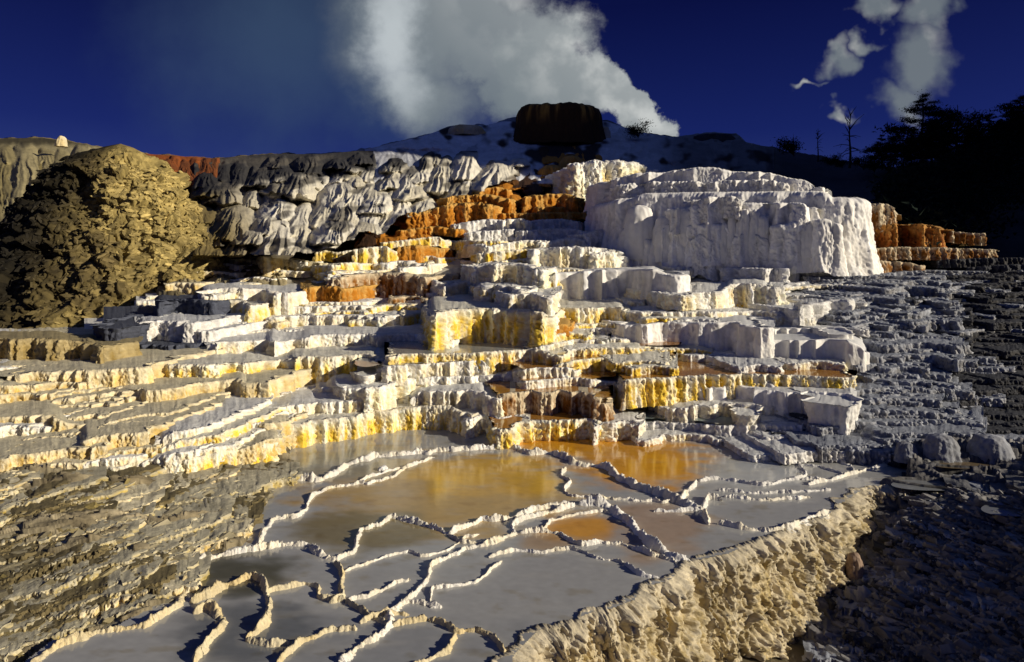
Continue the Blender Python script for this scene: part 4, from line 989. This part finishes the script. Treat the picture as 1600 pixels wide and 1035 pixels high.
def pine(px, top, bot, wpx, Y, label, style='pine', group=None, lean=0.):
    m = Y/F; base = at(px, bot, Y); H = (bot-top)*m; R = wpx*.5*m
    rt = bpy.data.objects.new('pine_tree' if style != 'shrub' else 'shrub', None); COL.objects.link(rt); rt.location = base
    rt['label'] = label; rt['category'] = 'tree' if style != 'shrub' else 'shrub'
    rt['group'] = GR_P if style != 'shrub' else 'shrubs along the ridge'
    tr, cr = Acc(), Acc()
    def tp(t): return np.array([lean*H*t*t+.012*H*math.sin(t*9+px), 0, H*t])
    tube(tr, [tp(t) for t in np.linspace(-.08, 1, 14)], [max(.022*H*(1-t)+.004*H, .003*H) for t in np.linspace(0, 1, 14)])
    if style == 'pine':
        nb = 30
        for i in range(nb):
            t = .16+.82*i/nb+random.uniform(-.02, .02); a = i*2.4+random.uniform(-.5, .5)
            env = (1-t)**.65*(.55+.6*random.random())
            if random.random() < .18: env *= 1.35
            L = R*1.25*max(env, .12); up = random.uniform(-.18, .30)
            p0 = tp(min(t, .99)); d = np.array([math.cos(a), math.sin(a), up])
            p1 = p0+d*L*.55; p2 = p0+d*L+np.array([0, 0, L*.14])
            tube(tr, [p0, p1, p2], [.007*H*(1.1-t), .005*H*(1.1-t), .002*H], 5)
            for q in (.35, .55, .75, .95):
                if q < .5 and random.random() < .4: continue
                needles(cr, p0+(p2-p0)*q+RNG.normal(size=3)*L*.05, max(L*.34, .05*H), 130, .30)
        needles(cr, tp(.95), .06*H, 110, 1.4)
    elif style == 'round':
        for i in range(22):
            t = random.uniform(.3, .8); a = random.uniform(0, 6.28); L = R*random.uniform(.5, 1.05)*(1 if t > .4 else .8)
            p0 = tp(t); d = np.array([math.cos(a), math.sin(a), random.uniform(.1, .7)]); p2 = p0+d*L
            p2[2] = min(p2[2], H)
            tube(tr, [p0, p0+d*L*.5+np.array([0, 0, -.05*L]), p2], [.012*H, .008*H, .003*H], 5)
            needles(cr, p2, R*.32, 220, .6); needles(cr, p0+(p2-p0)*.6, R*.24, 110, .6)
    else:
        for i in range(9):
            a = random.uniform(0, 6.28); d = np.array([math.cos(a)*.7, math.sin(a)*.7, random.uniform(.5, 1)]); L = H*random.uniform(.5, .95)
            tube(tr, [np.zeros(3), d*L*.5, d*L], [.03*H, .02*H, .008*H], 5); needles(cr, d*L*random.uniform(.6, 1)*np.array([R/H*1.6, R/H*1.6, 1]), R*.5, 160, .6)
    link('trunk', tr.build('trunk'), M_BARK, parent=rt); link('crown', cr.build('crown', False), M_NEEDLE, parent=rt)
    return rt
def dead(px, top, bot, wpx, Y, label):
    m = Y/F; base = at(px, bot, Y); H = (bot-top)*m; R = wpx*.5*m
    rt = bpy.data.objects.new('dead_tree', None); COL.objects.link(rt); rt.location = base; rt['label'] = label; rt['category'] = 'dead tree'; rt['group'] = 'bare dead trees on the ridge'
    tr = Acc(); brs = []
    tube(tr, [(.01*H*math.sin(t*8), 0, H*t) for t in np.linspace(-.06, 1, 14)], [.022*H*(1-t)+.004*H for t in np.linspace(0, 1, 14)])
    for i in range(26):
        t = random.uniform(.22, .95); a = random.uniform(0, 6.28); L = R*random.uniform(.4, 1.1)*(1.15-t*.6)
        up = random.uniform(-.5, .1) if t < .55 else random.uniform(.2, 1.3)
        p0 = np.array([.01*H*math.sin(t*8), 0, H*t]); d = np.array([math.cos(a), math.sin(a)*.6, up])
        p1 = p0+d*L*.5+np.array([0, 0, .1*L]); p2 = p0+d*L
        br = Acc(); brs.append(br); tube(br, [p0, p1, p2], [.008*H, .006*H, .0025*H], 5)
        if random.random() < .7: tube(br, [p1, p1+(d+RNG.normal(size=3)*.5)*L*.35], [.005*H, .002*H], 5)
    link('trunk', tr.build('trunk'), M_DEAD, parent=rt); [link('branch', br.build('branch'), M_DEAD, parent=rt) for br in brs]
pine(1440, 148, 268, 96, 52, 'tallest dark pine with layered boughs on the right skyline', 'pine', lean=.02)
pine(1496, 164, 262, 84, 53, 'dark round-crowned pine right of the tallest pine', 'round')
pine(1545, 177, 250, 50, 54, 'small dark pine on the skyline between the round-crowned pine and the edge', 'pine')
pine(1594, 150, 240, 76, 54, 'dark pine cut by the right edge of the photo', 'pine')
pine(1240, 209, 242, 44, 52, 'small dark shrubby tree alone on the ridge left of the dead trees', 'shrub')
pine(1378, 211, 262, 40, 52, 'little dark pine just left of the tallest pine', 'pine')
pine(1412, 205, 264, 44, 54, 'ragged dark pine tucked against the tallest pine', 'round')
pine(997, 190, 214, 36, 57, 'sparse shrub on the ridge just right of the summit cap', 'shrub')
dead(1328, 176, 258, 56, 51, 'tall bare dead tree on the right ridge')
dead(1278, 204, 250, 30, 52, 'shorter leaning bare tree left of the tall dead tree')
for i, (px, top, bot, w) in enumerate([(1298,240,258,26),(1316,246,262,24),(1350,236,264,34),(1366,244,268,30),(1392,238,270,34)]):
    pine(px, top, bot, w, 51, ['low dark bush between the two dead trees','low dark bush at the foot of the tall dead tree','dark bush right of the tall dead tree','dark bush under the little pine','dark bush left of the foot of the tallest pine'][i], 'shrub')
for px, top, bot, w in [(1512,196,250,40),(1528,190,246,44),(1562,186,236,44),(1578,172,230,50),(1612,140,222,70),(1468,206,262,44),(1424,222,268,36),(1456,190,262,50)]:
    pine(px, top, bot, w, 55, 'dark pine crowded into the black stand of trees at the right', 'pine')
wood = Acc()
for i in range(620):
    px = random.uniform(1395, 1760); lo = np.interp(px, [1395, 1440, 1500, 1600, 1760], [256, 246, 226, 186, 120])
    py = lo+(26 if px < 1500 else 10)+abs(random.gauss(0, 1))*60*random.random()+random.uniform(0, 22)
    Y = float(table(py))*1.0-.5
    c = at(px, py, min(Y, 54)); needles(wood, c, random.uniform(.5, 1.1), 110, .8)
link('forest', wood.build('forest', False), M_NEEDLE, kind='stuff')

# ------------------------------------------------------------------ camera, sun, sky
cam = bpy.data.cameras.new('camera'); co = bpy.data.objects.new('camera', cam); COL.objects.link(co)
co.location = (0, 0, CH); co.rotation_euler = (math.pi/2, 0, 0)
cam.sensor_width = 36; cam.lens = F*36/1600; cam.shift_y = -(517.5-CY)/1600; cam.clip_end = 3000; cam.clip_start = .1
scn.camera = co
EL, AZ = math.radians(21), math.radians(21)       # sun to the right, a little behind the camera
sd = np.array([math.cos(EL)*math.cos(AZ), -math.cos(EL)*math.sin(AZ), math.sin(EL)])
sun = bpy.data.lights.new('sun', 'SUN'); so = bpy.data.objects.new('sun', sun); COL.objects.link(so)
sun.energy = 5.0; sun.angle = math.radians(.5); sun.color = (1, .89, .70)
from mathutils import Vector
so.rotation_euler = Vector(sd).to_track_quat('Z', 'Y').to_euler()
so.location = (30, -8, 20)

w = bpy.data.worlds.new('World'); scn.world = w; w.use_nodes = True
nt = w.node_tree; N, L = nt.nodes, nt.links; N.clear()
out = N.new('ShaderNodeOutputWorld'); bg = N.new('ShaderNodeBackground'); L.new(bg.outputs[0], out.inputs[0])
sky = N.new('ShaderNodeTexSky'); sky.sky_type = 'NISHITA'; sky.sun_disc = False; sky.sun_elevation = EL
sky.sun_rotation = math.atan2(sd[0], sd[1])
bg.inputs['Strength'].default_value = .1
def mth(op, *a, clamp=False):
    n = N.new('ShaderNodeMath'); n.operation = op; n.use_clamp = clamp
    for i, v in enumerate(a):
        if isinstance(v, (int, float)): n.inputs[i].default_value = v
        else: L.new(v, n.inputs[i])
    return n.outputs[0]
def smooth(x, a, b):
    n = N.new('ShaderNodeMapRange'); n.interpolation_type = 'SMOOTHSTEP'; n.inputs[1].default_value = a; n.inputs[2].default_value = b
    L.new(x, n.inputs[0]); return n.outputs[0]
def mixc(f, a, b, mode='MIX'):
    n = N.new('ShaderNodeMix'); n.data_type = 'RGBA'; n.blend_type = mode
    if isinstance(f, (int, float)): n.inputs[0].default_value = f
    else: L.new(f, n.inputs[0])
    for i, v in ((6, a), (7, b)):
        if isinstance(v, tuple): n.inputs[i].default_value = (*v, 1)
        else: L.new(v, n.inputs[i])
    return n.outputs[2]
tc = N.new('ShaderNodeTexCoord'); sp = N.new('ShaderNodeSeparateXYZ'); L.new(tc.outputs['Generated'], sp.inputs[0])
dx, dy, dz = sp.outputs
yy = mth('MAXIMUM', dy, .02)
U = mth('MULTIPLY_ADD', mth('DIVIDE', dx, yy), F/100, 8.0)           # hundreds of photo pixels
V = mth('MULTIPLY_ADD', mth('DIVIDE', dz, yy), -F/100, 4.0)
front = smooth(dy, .05, .3)
cb = N.new('ShaderNodeCombineXYZ'); L.new(U, cb.inputs[0]); L.new(V, cb.inputs[1])
def noise(scale, detail, rough=.55, off=0., sx=1., sy=1.):
    mp = N.new('ShaderNodeMapping'); mp.inputs['Location'].default_value = (off, off*.7, off); mp.inputs['Scale'].default_value = (sx, sy, 1)
    L.new(cb.outputs[0], mp.inputs[0])
    n = N.new('ShaderNodeTexNoise'); n.inputs['Scale'].default_value = scale; n.inputs['Detail'].default_value = detail; n.inputs['Roughness'].default_value = rough
    L.new(mp.outputs[0], n.inputs['Vector']); return n.outputs[0]
nb, ns = noise(.7, 6, .6), noise(1.5, 4, .5, 3.)
soft = noise(.45, 3, .5, 9., 1., .45)
def warpc(scale, detail, amp, rough=.6, off=0.):
    mp = N.new('ShaderNodeMapping'); mp.inputs['Location'].default_value = (off, off, off); L.new(cb.outputs[0], mp.inputs[0])
    n = N.new('ShaderNodeTexNoise'); n.inputs['Scale'].default_value = scale; n.inputs['Detail'].default_value = detail; n.inputs['Roughness'].default_value = rough
    L.new(mp.outputs[0], n.inputs['Vector']); q = N.new('ShaderNodeSeparateColor'); L.new(n.outputs['Color'], q.inputs[0])
    return mth('MULTIPLY_ADD', mth('SUBTRACT', q.outputs[0], .5), amp, U), mth('MULTIPLY_ADD', mth('SUBTRACT', q.outputs[1], .5), amp, V)
UB, VB = warpc(.8, 7, 1.5); US, VS = warpc(1.7, 4, 1.1, .45, 5.)
def blob(cx, cy, rx, ry, ang=0., warp=.9, edge=(1., .3), nz=None):
    uu, vv = (US, VS) if nz is ns else (UB, VB)
    a = mth('SUBTRACT', uu, cx/100.); b = mth('SUBTRACT', vv, cy/100.)
    c, s = math.cos(ang), math.sin(ang)
    u = mth('MULTIPLY', mth('ADD', mth('MULTIPLY', a, c), mth('MULTIPLY', b, s)), 100./rx)
    v = mth('MULTIPLY', mth('SUBTRACT', mth('MULTIPLY', b, c), mth('MULTIPLY', a, s)), 100./ry)
    d = mth('SQRT', mth('ADD', mth('MULTIPLY', u, u), mth('MULTIPLY', v, v)))
    d = mth('ADD', d, mth('MULTIPLY', mth('SUBTRACT', nz or nb, .5), warp))
    return smooth(d, *edge)
def total(bs):
    t = bs[0]
    for b in bs[1:]: t = mth('MAXIMUM', t, b)
    return t
hazeb = total([blob(430, 60, 330, 260, 0, .5, (1., 0.), soft), blob(620, 120, 240, 200, 0, .5, (1., 0.), soft)])
core = total([blob(690, 20, 200, 190, .25, .7, (1., .35), soft), blob(800, 90, 165, 120, .6, .9, (1., .6)), blob(660, 150, 130, 90, .2, .6, (1., .2), soft)])
edge = total([blob(850, 115, 110, 85, .7, 1.1, (1., .75)), blob(925, 140, 80, 52, .5, 1.2, (1., .78)), blob(985, 175, 60, 38, .4, 1.2, (1., .8)), blob(1040, 200, 36, 24, .3, 1., (1., .7)), blob(880, 50, 60, 60, 0, 1.6, (1., .2))])
sml = total([blob(1375, 14, 50, 26, -.4, 1.5, (1., .3), ns), blob(1450, 14, 50, 48, .2, 1.3, (1., .3), ns), blob(1440, 95, 66, 82, .3, .8, (1., .25), ns), blob(1310, 92, 40, 25, -.5, 1.6, (1., .2), ns),
             blob(1350, 68, 26, 20, -.3, 1.5, (1., .2), ns), blob(1320, 172, 34, 16, 0, 1.2, (1., .2), ns), blob(1265, 127, 30, 8, -.1, 1., (1., .2), ns), blob(1410, 160, 50, 40, 0, .8, (1., .1), ns)])
streak = blob(618, 60, 75, 190, -.10, .9, (1., 0.), soft)
lump = smooth(ns, .42, .68)
sat = N.new('ShaderNodeMapRange'); sat.inputs[1].default_value = 0; sat.inputs[2].default_value = 1.; L.new(dz, sat.inputs[0])
grad = N.new('ShaderNodeValToRGB'); L.new(sat.outputs[0], grad.inputs[0])
e = grad.color_ramp.elements
e[0].position = 0; e[0].color = (.030, .052, .215, 1); e[1].position = 1; e[1].color = (.05, .085, .22, 1)
ez = grad.color_ramp.elements.new(.34); ez.color = (.0006, .0022, .062, 1); ey = grad.color_ramp.elements.new(.46); ey.color = (.004, .010, .085, 1)
e2 = grad.color_ramp.elements.new(.17); e2.color = (.0045, .012, .125, 1)
# the Nishita sky gives the brightness around the compass, the ramp its polarised navy blue
lum = N.new('ShaderNodeRGBToBW'); L.new(sky.outputs[0], lum.inputs[0])
lm = mth('POWER', mth('MULTIPLY', lum.outputs[0], .22), .35)
sc = N.new('ShaderNodeVectorMath'); sc.operation = 'SCALE'; L.new(grad.outputs[0], sc.inputs[0]); L.new(mth('MULTIPLY', lm, 10.), sc.inputs['Scale'])
tint = mixc(.018, sc.outputs[0], sky.outputs[0])
c1 = mixc(mth('MULTIPLY', mth('MULTIPLY', hazeb, front), .55), tint, (.55, 1.0, 1.7))
ccol = mixc(mth('MULTIPLY', soft, 1.), (.9, 1.3, 1.65), (3.0, 3.3, 3.4))
ccol = mixc(mth('MULTIPLY', streak, .8), ccol, (6.2, 6.7, 6.9))
c2 = mixc(mth('MULTIPLY', mth('MULTIPLY', core, front), .9), c1, ccol)
rightness = smooth(mth('ADD', mth('MULTIPLY', U, .76), mth('MULTIPLY', V, -.65)), 4.7, 6.7)
bright = mth('MULTIPLY', rightness, mth('MULTIPLY_ADD', lump, .7, .3))
ccol = mixc(bright, ccol, (5.6, 5.8, 5.7))
c2 = mixc(mth('MULTIPLY', mth('MULTIPLY', core, front), .9), c1, ccol)
c3 = mixc(mth('MULTIPLY', edge, front), c2, ccol)
scol = mixc(lump, (1.7, 2.0, 2.2), (4.6, 4.7, 4.5))
c4 = mixc(mth('MULTIPLY', mth('MULTIPLY', sml, front), .85), c3, scol)
L.new(c4, bg.inputs[0])

scn.view_settings.view_transform = 'Standard'; scn.view_settings.look = 'None'; scn.view_settings.exposure = 0; scn.view_settings.gamma = 1
scn.render.engine = 'CYCLES'
scn.cycles.max_bounces = 4
scn.cycles.caustics_reflective = False; scn.cycles.caustics_refractive = False
